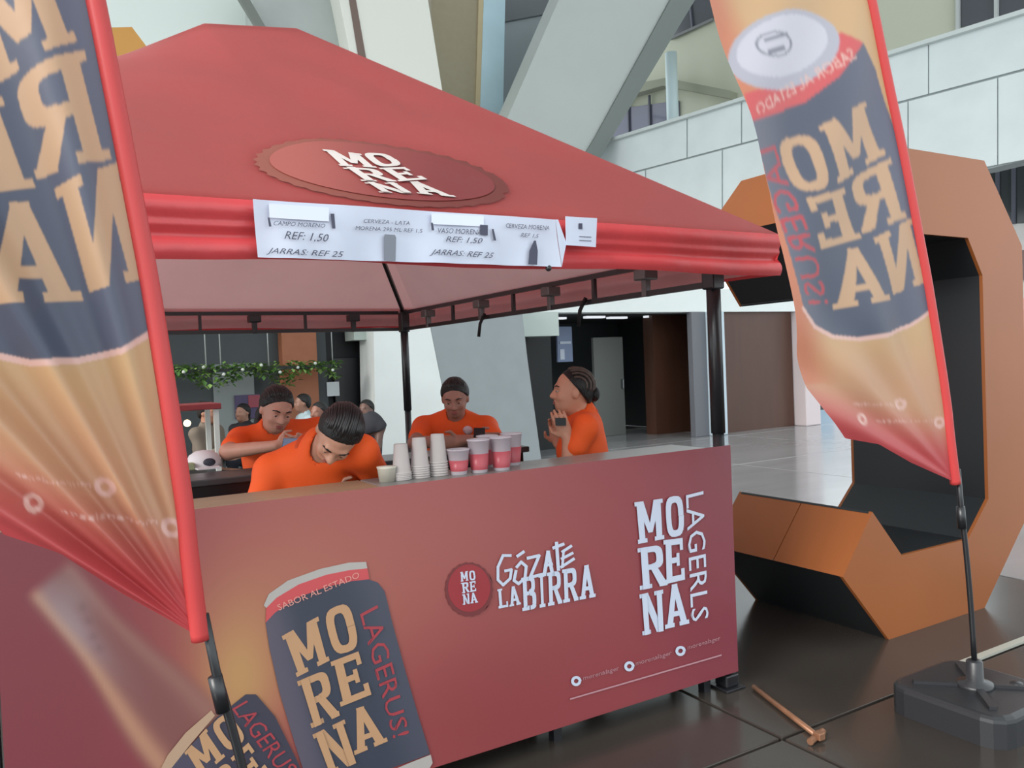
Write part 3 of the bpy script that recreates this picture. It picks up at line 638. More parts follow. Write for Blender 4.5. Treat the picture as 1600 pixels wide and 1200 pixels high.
# ================================================================== FLAGS
flagm = mat('flag_cloth', rough=.42, vcol=True, trans=.30, bump=.04, bscale=40)
sleevem = mat('sleeve_red', (212, 74, 74), rough=.45, trans=.25)
polem = mat('pole_black', (30, 31, 34), rough=.35, spec=.6)
flagink = mat('flag_print', rough=.42, vcol=True, trans=.30)
fl_tan = mat('flag_tan', (196, 156, 122), rough=.45, trans=.30)
fl_red = mat('flag_letter_red', (178, 66, 76), rough=.45, trans=.3)
fl_pale = mat('flag_pale', (214, 170, 160), rough=.45, trans=.3)
SLEEVE = [(1500, 756), (1497, 735), (1494, 712), (1490, 680), (1486, 640), (1479, 590), (1468, 520), (1455, 440), (1436, 340), (1413, 220), (1390, 110), (1366, 0), (1342, -100), (1306, -200), (1250, -290), (1160, -350)]
LEFT = [(1498, 756), (1424, 723), (1372, 694), (1322, 685), (1288, 645), (1262, 606), (1247, 555), (1237, 480), (1224, 400), (1206, 300), (1170, 180), (1132, 70), (1100, -20), (1078, -130), (1084, -250), (1158, -352)]
def plin(P, t):
    k = min(len(P)-2, int(t)); f = t-k; return np.array(P[k], float)*(1-f)+np.array(P[k+1], float)*f
def flag_color(x, y):
    c = mixc((204, 168, 126), (202, 156, 124), sst(500, 620, y)); edge = (x-(1237+(480-y)*.08))
    d = y-(618+(x-1285)*.30)
    c = mixc(c, (190, 76, 80), sst(-30, 55, d)); c = mixc(c, (204, 58, 62), sst(70, 120, d))  # red print; brighter red at the lower edge imitates light glowing through
    if y < 600: c = mixc((204, 130, 100), c, sst(5, 60, x-np.interp(-y, [-606, -555, -480, -400, -300, -180, -70, 20, 130], [1262, 1247, 1237, 1224, 1206, 1170, 1132, 1100, 1078])))
    return c
def make_flag(label, Y, px, fold, base_xy, ls=1.0, fine=1.0):
    """px: flag sheet coordinates -> photo coordinates on the upright plane y = Y"""
    pl = wall(Y)
    t = thing('feather_flag', label, 'flag', (base_xy[0], base_xy[1], 0), None)
    def F(x, y, lift=0):
        p = pl(*px(x, y)); p[1] += fold(x, y)-lift*ls; return p
    def sheet(u, v):
        p = plin(LEFT, v)*(1-u)+plin(SLEEVE, v)*u; return p
    nt_ = (len(SLEEVE)-1)
    nu = int(210*ls); us = np.linspace(0, 1, nu); vs2 = np.concatenate([np.linspace(0, 6, int(110*ls)), np.linspace(6, 12, int(270*ls))[1:], np.linspace(12, nt_, 90)[1:]])
    SX = np.array([sheet(u, v) for v in vs2 for u in (0, 1)]).reshape(-1, 2, 2)
    PX = (SX[:, :1]*(1-us)[None, :, None]+SX[:, 1:]*us[None, :, None]).reshape(-1, 2)
    COLS = np.array([lin(flag_color(x, y)) for x, y in PX], np.float32)
    def paint(polys, c):
        for P in polys:
            P = np.array(P, float); lo, hi = P.min(0), P.max(0)
            I = np.nonzero((PX[:, 0] >= lo[0]) & (PX[:, 0] <= hi[0]) & (PX[:, 1] >= lo[1]) & (PX[:, 1] <= hi[1]))[0]
            if not len(I): continue
            q = PX[I]; ins = np.zeros(len(I), bool)
            for k in range(len(P)):
                p0, p1 = P[k], P[(k+1) % len(P)]
                if p0[1] == p1[1]: continue
                ins ^= ((p0[1] > q[:, 1]) != (p1[1] > q[:, 1])) & (q[:, 0] < (p1[0]-p0[0])*(q[:, 1]-p0[1])/(p1[1]-p0[1])+p0[0])
            I = I[ins]
            COLS[I] = np.array([lin(c(*PX[i])) for i in I], np.float32).reshape(-1, 3) if callable(c) else np.array(lin(c), np.float32)
    # pole in its red sleeve, then bare down to the base
    sl = [plin(SLEEVE, v)+np.array([-7, 0]) for v in np.linspace(0, nt_, 60)]
    MB().tube([F(*p)+np.array([0, 0, 0]) for p in sl], [.021]*58+[.014, .008], 12).build('sleeve', sleevem, t, True)
    tip = F(1497, 752); foot = np.array([base_xy[0], base_xy[1], .2365]); sp = [tip+np.array([0, 0, .05])]
    for k in range(1, 9): f = k/8; sp.append(tip+(foot-tip)*f+np.array([.012*math.sin(math.pi*f), 0, 0]))
    MB().tube(sp, .011, 12).build('pole', polem, t, True)
    j = tip+(foot-tip)*.17
    MB().tube([j+(tip-foot)*.03, j-(tip-foot)*.09], .017, 12).build('pole_joint', polem, t, True)
    # print: can seen mirrored through the cloth
    def cc(x, y): return mixc(mixc((114, 116, 130), (84, 90, 108), sst(0, 70, x-(1172+(y-190)*.22))), (100, 104, 122), sst(110, 220, x-(1172+(y-190)*.22)))
    body = [(1172, 190), (1215, 176), (1262, 158), (1310, 120), (1346, 68), (1368, 108), (1384, 160), (1398, 200), (1412, 262), (1428, 330), (1444, 412), (1458, 480), (1424, 506), (1385, 520), (1345, 527), (1305, 523), (1275, 508), (1252, 478), (1238, 420), (1222, 350), (1204, 290), (1186, 235)]
    paint([body], cc)
    paint([[(1252, 478), (1275, 508), (1305, 523), (1345, 527), (1385, 520), (1424, 506), (1458, 480), (1459, 486), (1424, 512), (1385, 526), (1345, 533), (1302, 529), (1271, 513), (1249, 482)]], (226, 186, 176))
    paint([[(1160, 146), (1200, 138), (1250, 118), (1292, 88), (1313, 50), (1346, 68), (1310, 120), (1262, 158), (1215, 176), (1172, 190)]], (210, 92, 94))
    paint([ell(1226, 78, 88, 60, -.32, 40)], (180, 180, 192))
    paint([ell(1224, 72, 74, 46, -.32, 40)], (204, 204, 214))
    L = []
    for k in range(28):
        a, b = 2*math.pi*k/28, 2*math.pi*(k+1)/28; q = lambda a, f: (1208+30*f*math.cos(a), 70+20*f*math.sin(a))
        L.append([q(a, 1), q(b, 1), q(b, .86), q(a, .86)])
    L += [[(1190, 62), (1228, 52), (1230, 57), (1192, 68)], [(1196, 80), (1224, 72), (1226, 78), (1198, 86)]]
    paint(L, (132, 134, 148))
    L = []
    def mir(ch, q): glyph_px(ch, [q[1], q[0], q[3], q[2]], L)      # q: TL TR BR BL as seen; letters are mirrored
    mir('M', [(1278, 198), (1352, 158), (1386, 240), (1308, 288)]); mir('O', [(1212, 218), (1276, 206), (1300, 296), (1240, 302)])
    mir('R', [(1326, 282), (1392, 246), (1416, 340), (1352, 364)]); mir('E', [(1252, 312), (1320, 294), (1350, 372), (1278, 390)])
    mir('N', [(1366, 372), (1424, 340), (1450, 440), (1392, 462)]); mir('A', [(1304, 394), (1366, 380), (1392, 468), (1306, 484)])
    paint(L, (200, 164, 132))
    L = []; text_px('LAGERUS!', [(1182, 212), (1290, 478), (1262, 480), (1210, 300)][::1], L) if False else text_px('LAGERUS!', [(1186, 236), (1262, 476), (1300, 474), (1214, 226)], L)
    paint(L, (190, 76, 84))
    L = []; text_px('SABOR AL ESTADO', [(1326, 76), (1176, 166), (1182, 182), (1336, 92)], L)
    paint(L, (226, 186, 176))
    for cx, cy in ((1410, 632), (1348, 655), (1468, 660)):
        L = []
        for k in range(20):
            a, b = 2*math.pi*k/20, 2*math.pi*(k+1)/20; q = lambda a, f: (cx+9*f*math.cos(a), cy+9*f*math.sin(a)); L.append([q(a, 1), q(b, 1), q(b, .45), q(a, .45)])
        paint(L, (226, 186, 176))
    L = []; text_px('morenalager', [(1398, 630), (1332, 628), (1332, 634), (1398, 636)], L); text_px('morenalager', [(1456, 654), (1372, 656), (1372, 662), (1456, 661)], L)
    paint(L, (226, 186, 176))
    nv = len(vs2); G_ = COLS.reshape(nv, nu, 3)             # ink bleeds a little into the cloth
    for it in range(2):
        G2 = G_.copy(); G2[1:-1, 1:-1] = (G_[1:-1, 1:-1]*2+G_[:-2, 1:-1]+G_[2:, 1:-1]+G_[1:-1, :-2]+G_[1:-1, 2:])/6; G_ = G2
    COLS = G_.reshape(-1, 3)
    W_ = np.array([F(*p) for p in PX], np.float32)
    ii = (np.arange(nv-1)[:, None]*nu+np.arange(nu-1)[None, :]).ravel(); Q = np.stack([ii, ii+1, ii+nu+1, ii+nu], 1).astype(np.int32)
    me = bpy.data.meshes.new('flag_cloth'); me.vertices.add(len(W_)); me.vertices.foreach_set('co', W_.ravel())
    me.loops.add(Q.size); me.loops.foreach_set('vertex_index', Q.ravel()); me.polygons.add(len(Q)); me.polygons.foreach_set('loop_start', np.arange(len(Q), dtype=np.int32)*4)
    me.polygons.foreach_set('use_smooth', np.ones(len(Q), bool)); me.materials.append(flagm); me.update(calc_edges=True)
    at_ = me.color_attributes.new('Col', 'FLOAT_COLOR', 'POINT'); at_.data.foreach_set('color', np.concatenate([COLS, np.ones((len(COLS), 1), np.float32)], 1).ravel())
    link('flag_cloth', me, t)
    return t
def fold_r(x, y):
    r = math.hypot(1500-x, 756-y); a = math.atan2(756-y, max(1, 1500-x)+.01); w_ = sst(0, 60, 1500-x-(756-y)*.16)
    return (.010*math.sin(a*21+.6)*math.exp(-((r-220)/170)**2)+.010*math.sin(x*.045+y*.012)*sst(0, 500, r))*w_
def fold_l(x, y):
    r = math.hypot(1500-x, 756-y); a = math.atan2(756-y, max(1, 1500-x)+.01); w_ = sst(0, 55, 1500-x-(756-y)*.16)
    return (.030*math.sin(a*22+1.0)+.010*math.sin(a*47+.4))*min(1, r/130)*w_*(1-.5*sst(400, 800, r))
make_flag('tall feather flag in front of the orange letter, printed with a whole dark can', -.8, lambda x, y: (x, y), fold_r, (.615, -.8))
make_flag('tall creased feather flag nearest the viewer, hiding the left end of the stall', -.75, lambda x, y: (326+1.8*(x-1500), 1000+1.8*(y-756)+.13*1.8*min(0, x-1493+(756-y)*.16)), fold_l, (-2.30, -.75), 1.8, .6)
def flag_base(x, y, label):
    t = thing('flag_base', label, 'stand', (x, y, 0))
    plast = mat('base_plastic', (44, 45, 48), rough=.38, bump=.05, bscale=90)
    bm = bmesh.new(); bmesh.ops.create_cube(bm, size=1)
    for v in bm.verts: v.co = Vector((v.co.x*.50, v.co.y*.50, v.co.z*.125))
    bmesh.ops.bevel(bm, geom=[e for e in bm.edges if abs((e.verts[0].co-e.verts[1].co).z) > .05], offset=.09, segments=3, affect='EDGES', profile=.5)
    bmesh.ops.bevel(bm, geom=[e for e in bm.edges if abs(e.verts[0].co.z-e.verts[1].co.z) < .001 and e.verts[0].co.z > 0 and len(e.link_faces) == 2 and abs(e.link_faces[0].normal.z-e.link_faces[1].normal.z) > .5], offset=.025, segments=3, affect='EDGES', profile=.5)
    for v in bm.verts: v.co += Vector((x, y, .0625))
    MB().bm(bm).build('tank', plast, t)
    for k in range(4):
        a = math.pi/4+k*math.pi/2; d = np.array([math.cos(a), math.sin(a), 0])
        MB().bar(np.array([x, y, .13])+d*.07, np.array([x, y, .128])+d*.24, .03, .018).build('rib', plast, t)
    MB().lathe((x, y, .12), [(.075, 0), (.07, .02), (.034, .03), (.032, .11), (.026, .115), (.0125, .116)], 20).build('socket', plast, t, True)
    MB().lathe((x+.13, y-.10, .12), [(.025, 0), (.025, .018), (.02, .022)], 14).build('filler_cap', plast, t, True)
flag_base(.615, -.8, 'black plastic flag base on the floor at the bottom right corner')
flag_base(-2.30, -.75, 'black plastic flag base under the nearest flag, below the frame at the left')

# ================================================================== CUPS
cupm = mat('cup_plastic', (226, 220, 218), rough=.25, trans=.45)
cupw = mat('cup_frost', (222, 214, 220), rough=.3, trans=.45)
pinkm = mat('pink_drink', (206, 98, 108), rough=.3, trans=.35)
CZ = 1.1325
def cup_prof(r0, r1, h): return [(r0, 0), (r1, h), (r1+.003, h+.001), (r1+.003, h+.006), (r1-.001, h+.006), (r0-.002, .003)]
CU = wall(.17)
def cup_stack(px_, h, n, label):
    p = CU(px_, 700); x, y = p[0], p[1]
    t = thing('cup_stack', label, 'cups', (x, y, CZ), 'upturned stacks of clear cups')
    d = (h-.115)/(n-1)
    for k in range(n):      # upturned: wide rim down
        MB().lathe((x, y, CZ+k*d), [(.037, 0), (.039, .001), (.039, .006), (.036, .006), (.026, .114), (.0, .115)], 20, False).build('cup', cupm, t, True)
cup_stack(626, .140, 5, 'lowest upturned stack of clear plastic cups, left end of the counter row')
cup_stack(655, .158, 6, 'middle upturned stack of clear plastic cups on the counter')
cup_stack(684, .166, 6, 'third upturned stack of clear plastic cups, beside the pink drinks')
def drink(px_, Y, h, label):
    p = wall(Y)(px_, 710); x, y = p[0], p[1]
    t = thing('drink_cup', label, 'cup', (x, y, CZ), 'pink drinks on the counter')
    MB().lathe((x, y, CZ), cup_prof(.033, .044, h), 22, False).lathe((x, y, CZ), [(.0, .001), (.033, .0015)], 22, False).build('cup_wall', cupw, t, True)
    MB().lathe((x, y, CZ), [(.0343, .012), (.0348+.011*.6, h*.6), (.0, h*.6+.001)], 22, False).build('drink', pinkm, t, True)
drink(716, .14, .095, 'shortest cup of pink drink, right after the clear stacks')
drink(748, .13, .127, 'cup of pink drink, second from the clear stacks, front row')
drink(762, .25, .127, 'cup of pink drink standing half behind its neighbour in the middle')
drink(783, .12, .130, 'cup of pink drink, front one of the right-hand pair')
drink(800, .23, .130, 'cup of pink drink at the right end of the row')
bx = thing('small_tub', 'small pale tub standing left of the cup stacks', 'tub', (*CU(604, 730)[:2], CZ))
c = CU(604, 730); MB().lathe((c[0], c[1], CZ), [(.03, 0), (.036, .05), (.038, .052), (.038, .058), (.0, .06)], 18).build('body', mat('tub_cream', (196, 190, 176), rough=.5), bx, True)

# ================================================================== PEOPLE
def iso_mesh(name, prims, res, m, parent, cuts=(), k=.02, smooth_it=2):
    """smooth union of tapered limbs and ellipsoids -> one continuous surface (naive surface nets)"""
    lo = np.array([1e9]*3); hi = -lo
    for p in prims:
        if p[0] == 'cap': a, b, ra, rb = p[1:5]; lo = np.minimum(lo, np.minimum(a, b)-max(ra, rb)); hi = np.maximum(hi, np.maximum(a, b)+max(ra, rb))
        elif p[0] == 'ell': r = max(p[2]); lo = np.minimum(lo, p[1]-r); hi = np.maximum(hi, p[1]+r)
    lo -= 3*res; hi += 3*res; n = np.ceil((hi-lo)/res).astype(int)+1
    D = np.full(n, 1.0, np.float32)
    ax = [lo[i]+np.arange(n[i])*res for i in range(3)]
    for p in prims:
        kk = p[-1] if isinstance(p[-1], float) and p[0] != 'cap' or (p[0] == 'cap' and len(p) > 5) else k
        pad = kk+4*res
        if p[0] in ('cap', 'subcap'): a, b, ra, rb = p[1:5]; l = np.minimum(a, b)-max(ra, rb)-pad; h = np.maximum(a, b)+max(ra, rb)+pad
        else: r = max(p[2]); l = p[1]-r-pad; h = p[1]+r+pad
        i0 = np.maximum(0, ((l-lo)/res).astype(int)); i1 = np.minimum(n, ((h-lo)/res).astype(int)+2)
        if np.any(i1 <= i0): continue
        sl = tuple(slice(i0[i], i1[i]) for i in range(3))
        X, Yy, Z = ax[0][sl[0]][:, None, None], ax[1][sl[1]][None, :, None], ax[2][sl[2]][None, None, :]
        if p[0] in ('cap', 'subcap'):
            d = b-a; L2 = float(d @ d)+1e-12
            t = np.clip(((X-a[0])*d[0]+(Yy-a[1])*d[1]+(Z-a[2])*d[2])/L2, 0, 1)
            dist = np.sqrt((X-a[0]-t*d[0])**2+(Yy-a[1]-t*d[1])**2+(Z-a[2]-t*d[2])**2)-(ra+(rb-ra)*t)
        else:
            R = p[3] if p[3] is not None else np.eye(3); q = [(X-p[1][0]), (Yy-p[1][1]), (Z-p[1][2])]
            l_ = [R[0, j]*q[0]+R[1, j]*q[1]+R[2, j]*q[2] for j in range(3)]
            k0 = np.sqrt(sum((l_[j]/p[2][j])**2 for j in range(3))); k1 = np.sqrt(sum((l_[j]/p[2][j]**2)**2 for j in range(3)))+1e-9
            dist = k0*(k0-1)/k1
        dist = dist.astype(np.float32); cur = D[sl]
        if p[0].startswith('sub'):
            h_ = np.maximum(kk-np.abs(cur+dist), 0)/kk; D[sl] = np.maximum(cur, -dist)+h_*h_*kk*.25
        else:
            h_ = np.maximum(kk-np.abs(cur-dist), 0)/kk; D[sl] = np.minimum(cur, dist)-h_*h_*kk*.25
    for (pt, nn) in cuts:
        nn = np.array(nn, float)/np.linalg.norm(nn)
        pl = ((ax[0]-pt[0])*nn[0])[:, None, None]+((ax[1]-pt[1])*nn[1])[None, :, None]+((ax[2]-pt[2])*nn[2])[None, None, :]
        D = np.maximum(D, pl.astype(np.float32))
    ins = D < 0; cs = [np.array(c) for c in np.ndindex(2, 2, 2)]
    m1 = [n[i]-1 for i in range(3)]
    cnt = sum(ins[c[0]:c[0]+m1[0], c[1]:c[1]+m1[1], c[2]:c[2]+m1[2]].astype(np.int8) for c in cs)
    act = np.argwhere((cnt > 0) & (cnt < 8)); idx = np.full(m1, -1, np.int32); idx[tuple(act.T)] = np.arange(len(act))
    P = np.zeros((len(act), 3)); W = np.zeros(len(act))
    for c in cs:
        for d in range(3):
            if c[d]: continue
            e = c.copy(); e[d] = 1
            va = D[tuple((act+c).T)]; vb = D[tuple((act+e).T)]; mk = (va < 0) != (vb < 0)
            t = np.where(mk, va/(va-vb+1e-12), 0); pt = np.tile(c.astype(float), (len(act), 1)); pt[:, d] = t
            P[mk] += pt[mk]; W[mk] += 1
    V = lo+(act+P/W[:, None])*res
    F = []
    for d in range(3):
        o1, o2 = (d+1) % 3, (d+2) % 3
        A = [slice(None)]*3; Bs = [slice(None)]*3; A[d] = slice(0, -1); Bs[d] = slice(1, None)
        ch = np.argwhere(ins[tuple(A)] != ins[tuple(Bs)])
        ch = ch[(ch[:, o1] > 0) & (ch[:, o2] > 0) & (ch[:, o1] < m1[o1]) & (ch[:, o2] < m1[o2])]
        q = []
        for s1, s2 in ((0, 0), (1, 0), (1, 1), (0, 1)):
            c = ch.copy(); c[:, o1] -= s1; c[:, o2] -= s2; q.append(idx[tuple(c.T)])
        q = np.stack(q, 1); fl_ = ins[tuple(ch.T)]; q[~fl_] = q[~fl_][:, ::-1]; F.append(q)
    F = np.concatenate(F); F = F[(F >= 0).all(1)]
    for it in range(smooth_it):
        acc = np.zeros_like(V); wt = np.zeros(len(V))
        for i in range(4):
            a, b = F[:, i], F[:, (i+1) % 4]
            np.add.at(acc, a, V[b]); np.add.at(wt, a, 1); np.add.at(acc, b, V[a]); np.add.at(wt, b, 1)
        V = V*.5+.5*acc/np.maximum(wt, 1)[:, None]
    me = bpy.data.meshes.new(name); me.from_pydata(V.tolist(), [], F.tolist()); me.materials.append(m); me.update()
    return link(name, me, parent, True)
def nrmz(v): v = np.array(v, float); return v/np.linalg.norm(v)
skins = {}
def skin(c): return mat('skin_%d_%d_%d' % c, c, rough=.5, var=.05, scale=30)
eyew = mat('eye_white', (176, 164, 156), rough=.3); eyed = mat('eye_dark', (30, 22, 20), rough=.25); lipm = mat('lips', (150, 82, 78), rough=.45)
hairm = mat('black_hair', (20, 17, 18), rough=.42, spec=.4, bump=.9, bscale=70, stretch=(3, 3, .6), var=.25, scale=60)
def hand(pr, W, d, nrm_, side, curl=.6, sc=1.0):
    d = nrmz(d); side = nrmz(np.array(side)-d*np.dot(side, d)); nn = nrmz(np.array(nrm_)-d*np.dot(nrm_, d)-side*np.dot(nrm_, side))
    R = np.stack([side, nn, d], 1)
    pr.append(('ell', W+d*.045*sc, (.040*sc, .016*sc, .052*sc), R, .012))
    for i, (off, L) in enumerate(((.030, .070), (.010, .078), (-.010, .072), (-.029, .056))):
        b = W+d*.085*sc+side*off*sc; d1 = nrmz(d+nn*curl*.55+side*off*1.5); m_ = b+d1*L*.52*sc; d2 = nrmz(d+nn*curl*1.7); e = m_+d2*L*.48*sc
        pr.append(('cap', b-d1*.02*sc, m_, .0095*sc, .0085*sc, .004)); pr.append(('cap', m_, e, .0085*sc, .007*sc, .004))
    b = W+d*.025*sc+side*.034*sc; m_ = b+nrmz(side*.75+d*.7+nn*.3)*.038*sc; e = m_+nrmz(d+nn*.5)*.030*sc
    pr.append(('cap', b, m_, .012*sc, .010*sc, .006)); pr.append(('cap', m_, e, .010*sc, .008*sc, .004))
def person(label, skinc, shirt, trousers, head, face, up, neck, pelvis, shL, shR, elL, elR, wrL, wrR, hdL, hdR, res=.0065, feet=None, hair='back', sit=False, short=True, curl=(.7, .7), group=None, badge=False, eyes=True, wid=1.0, sideL=None, sideR=None):
    """all joints in world metres; L/R are the person's own left and right"""
    A_ = lambda v: np.array(v, float)
    head, neck, pelvis, shL, shR, elL, elR, wrL, wrR = map(A_, (head, neck, pelvis, shL, shR, elL, elR, wrL, wrR))
    fy = nrmz(face); fz = nrmz(A_(up)-fy*np.dot(up, fy)); fx = np.cross(fy, fz); RH = np.stack([fx, fy, fz], 1)   # local x right, y forward, z up
    H = lambda x, y, z: head+RH @ np.array([x, y, z])
    t = thing('person', label, 'person', (pelvis[0], pelvis[1], 0), group)
    ff = feet if feet is not None else [(pelvis[0], pelvis[1])]
    lat = nrmz(shR-shL); tup = nrmz(neck-pelvis); fwd = nrmz(np.cross(tup, lat)); lat = nrmz(np.cross(fwd, tup)); RT = np.stack([lat, fwd, tup], 1)
    Ltor = np.linalg.norm(neck-pelvis); T = lambda f, s=0, g=0: pelvis+tup*Ltor*f+lat*s+fwd*g
    def torso(g):
        return [('ell', T(.70, 0, .01), (.168*wid+g, .112*wid+g, .17+g), RT, .06), ('ell', T(.38, 0, .015), (.15*wid+g, .112*wid+g, .16+g), RT, .08), ('ell', T(.05), (.172*wid+g, .125*wid+g, .15+g), RT, .08),
                ('ell', T(.66, .07, .085), (.065+g, .05+g, .06+g), RT, .05), ('ell', T(.66, -.07, .085), (.065+g, .05+g, .06+g), RT, .05),
                ('cap', T(.93), shL, .058+g, .056+g, .05), ('cap', T(.93), shR, .058+g, .056+g, .05)]
    B_ = torso(0)
    B_ += [('cap', T(.94), H(0, -.025, -.05), .060, .050, .03)]
    B_ += [('ell', H(0, -.012, .03), (.074, .094, .086), RH, .03), ('ell', H(0, .018, -.03), (.063, .072, .082), RH, .03), ('ell', H(0, .036, -.078), (.043, .048, .036), RH, .03),
           ('cap', H(0, .088, .008), H(0, .106, -.026), .008, .013, .012), ('cap', H(-.012, .094, -.028), H(.012, .094, -.028), .010, .010, .010), ('cap', H(-.036, .080, .026), H(.036, .080, .026), .010, .010, .014),
           ('ell', H(.076, -.008, -.006), (.010, .020, .032), RH, .008), ('ell', H(-.076, -.008, -.006), (.010, .020, .032), RH, .008), ('ell', H(.036, .062, -.028), (.022, .020, .020), RH, .02), ('ell', H(-.036, .062, -.028), (.022, .020, .020), RH, .02),
           ('subell', H(.032, .094, .006), (.016, .013, .011), RH, .010), ('subell', H(-.032, .094, .006), (.016, .013, .011), RH, .010), ('ell', H(0, .086, -.058), (.024, .010, .010), RH, .008)]
    for sh, el, wr in ((shL, elL, wrL), (shR, elR, wrR)): B_ += [('cap', sh, el, .050*wid, .038, .03), ('cap', el, wr, .040, .026, .02)]
    sL = sideL if sideL is not None else -lat*.4+A_((0, 0, .9)); sR = sideR if sideR is not None else lat*.4+A_((0, 0, .9))
    hand(B_, wrL, hdL[0], hdL[1], sL, curl[0]); hand(B_, wrR, hdR[0], hdR[1], sR, curl[1])
    legs = []
    for s in (-1, 1):
        hip = T(0, s*.085, 0); ffl = nrmz((fwd[0], fwd[1], 0)); ll = nrmz((lat[0], lat[1], 0))
        if sit: kn = hip+ffl*.42+ll*s*.04; kn[2] = .50; an = kn+ffl*.02; an[2] = .08
        else:
            an = hip*1.0+ll*s*.02; an[2] = .08
            if feet is not None: an[0] = feet[0]+ll[0]*s*.1; an[1] = feet[1]+ll[1]*s*.1
            kn = (hip+an)/2+ffl*.04
        legs += [('cap', hip, kn, .082, .055), ('cap', kn, an, .055, .038)]; toe = an+ffl*.14; toe[2] = .03
        legs += [('cap', an-A_((0, 0, .04)), toe, .036, .03)]
    B_ += [(*l, .03) for l in legs]
    iso_mesh('body', B_, res, skin(skinc), t)
    # shirt: torso shell and short sleeves
    sv = torso(.013); f_ = .62 if short else 1.0
    for sh, el, wr in ((shL, elL, wrL), (shR, elR, wrR)):
        sv += [('cap', sh, sh+(el-sh)*f_, .064*wid, .060, .03)]
        if not short: sv += [('cap', el, el+(wr-el)*.9, .052, .040, .02)]
    sv += [('cap', T(.90), T(1.02)+ (H(0, -.025, -.05)-T(.94))*.22, .074, .070, .03), ('subcap', T(.93)+fwd*.01, H(0, -.02, -.04), .058, .054, .006)]
    sh_ = iso_mesh('polo_shirt' if short else 'shirt', sv, max(.009, res), shirt, t, cuts=[(T(.0), -tup)])
    if short:
        # collar: a ring of cloth around the neck, and the placket under it
        nk = nrmz(H(0, -.025, -.05)-T(.94)); a1 = nrmz(fwd-nk*np.dot(fwd, nk)); a2 = np.cross(nk, a1); cb = T(1.0)+nk*.012
        col = []
        for k in range(14):
            q = [2*math.pi*(k+j)/14 for j in (0, 1)]; P = [cb+a1*(.074*math.cos(x)+.008)+a2*.072*math.sin(x)-nk*.035*max(0, math.cos(x)) for x in q]; col.append(('cap', P[0], P[1], .013, .013))
        iso_mesh('collar', col, .006, mat('collar_orange', (196, 68, 18), rough=.7), sh_)
        if badge:
            c = T(.97, -.10, .115); b_ = MB().ball(c, (.032, .02, .03), RT, 12).build('badge', mat('badge_white', (214, 190, 196), rough=.5), sh_, True)
    iso_mesh('trousers', torso(.008)[1:3]+[(l[0], l[1], l[2], l[3]+.012, l[4]+.014, .03) for i, l in enumerate(legs) if i % 3 < 2], .012, trousers, t, cuts=[(T(.12), tup)])
    for i in (2, 5):
        a, b = legs[i][1], legs[i][2]; iso_mesh('shoe', [('cap', a+A_((0, 0, .0)), b, .045, .038), ('cap', a-A_((0, 0, .008)), a+A_((0, 0, .03)), .045, .045)], .010, mat('shoe_black', (28, 28, 30), rough=.5), t, cuts=[((0, 0, .002), (0, 0, -1))])
    # hair
    hr = [('ell', H(0, -.018, .034), (.0815, .0985, .090), RH, .02), ('ell', H(0, -.055, -.02), (.070, .055, .055), RH, .03), ('ell', H(.062, -.02, .03), (.022, .05, .045), RH, .02), ('ell', H(-.062, -.02, .03), (.022, .05, .045), RH, .02)]
    cuts = [(H(0, -.004, .0) if hair != 'braids' else H(0, -.03, .0), RH @ np.array([0, 0.70 if hair != 'braids' else .74, -.70 if hair != 'braids' else -.66]))]
    if hair == 'bun': hr += [('ell', H(0, -.09, .09), (.045, .045, .04), RH, .02)]
    iso_mesh('hair', hr, .006 if res < .01 else .009, hairm, t, cuts=cuts)
    if hair == 'tail':
        iso_mesh('ponytail', [('cap', H(0, -.10, .02), H(.02, -.125, -.08), .034, .030), ('cap', H(.02, -.125, -.08), H(.05, -.10, -.2), .030, .014)], .008, hairm, t)
    if hair == 'bun2': MB().ball(H(0, -.11, .03), (.046, .04, .046), RH).build('hair_bun', hairm, t, True)
    if hair == 'braids':
        for k in range(-4, 5):
            P = []; ph_ = k*.27
            for j in range(11):
                a = math.radians(66+j*14); P.append(H(.0835*math.sin(ph_), -.018+.1005*math.cos(ph_)*math.cos(a), .034+.092*math.cos(ph_)*math.sin(a)))
            MB().tube(P, [.0055+.0025*(j % 2) for j in range(11)], 8).build('braid', mat('braid_brown', (74, 58, 50), rough=.5), t, True)
        MB().ball(H(0, -.118, -.01), (.04, .028, .04), RH).build('hair_knot', hairm, t, True)
    if hair != 'braids' and eyes:        # combed-back strands with an uneven hairline
        rs = random.Random(int(abs(head[0])*1000)); st = MB()
        for k in range(-13, 14):
            ph_ = k*.105+rs.uniform(-.03, .03); a0 = 47+rs.uniform(-6, 4)+abs(k)*.5; a1 = 190+rs.uniform(-12, 8); P = []
            for j in range(9):
                a = math.radians(a0+(a1-a0)*j/8); w2 = 1+.012*math.sin(j*1.3+k)
                P.append(H(.080*w2*math.sin(ph_), -.018+.0975*w2*math.cos(ph_)*math.cos(a), .034+.089*w2*math.cos(ph_)*math.sin(a)))
            st.tube(P, [.0025]+[.0062]*7+[.004], 6)
        st.build('hair_strands', mat('hair_sheen', (26, 22, 23), rough=.36, spec=.5), t, True)
    if eyes:
        lids = MB()
        for s in (-1, 1): lids.ball(H(s*.032, .0772, .0065), (.0135, .0122, .0062), RH, 12)
        lids.build('eyelids', skin(skinc), t, True)
        for s in (-1, 1):
            e = MB().ball(H(s*.032, .0775, .002), (.0115, .0105, .0058), RH, 12).build('eye', eyew, t, True)
            MB().ball(H(s*.032, .0865, .0005), (.0055, .003, .0045), RH, 10).build('iris', eyed, e, True)
            MB().tube([H(s*.016, .091, .024), H(s*.034, .088, .030), H(s*.052, .074, .025)], [.003, .004, .0022], 8).build('eyebrow', hairm, t, True)
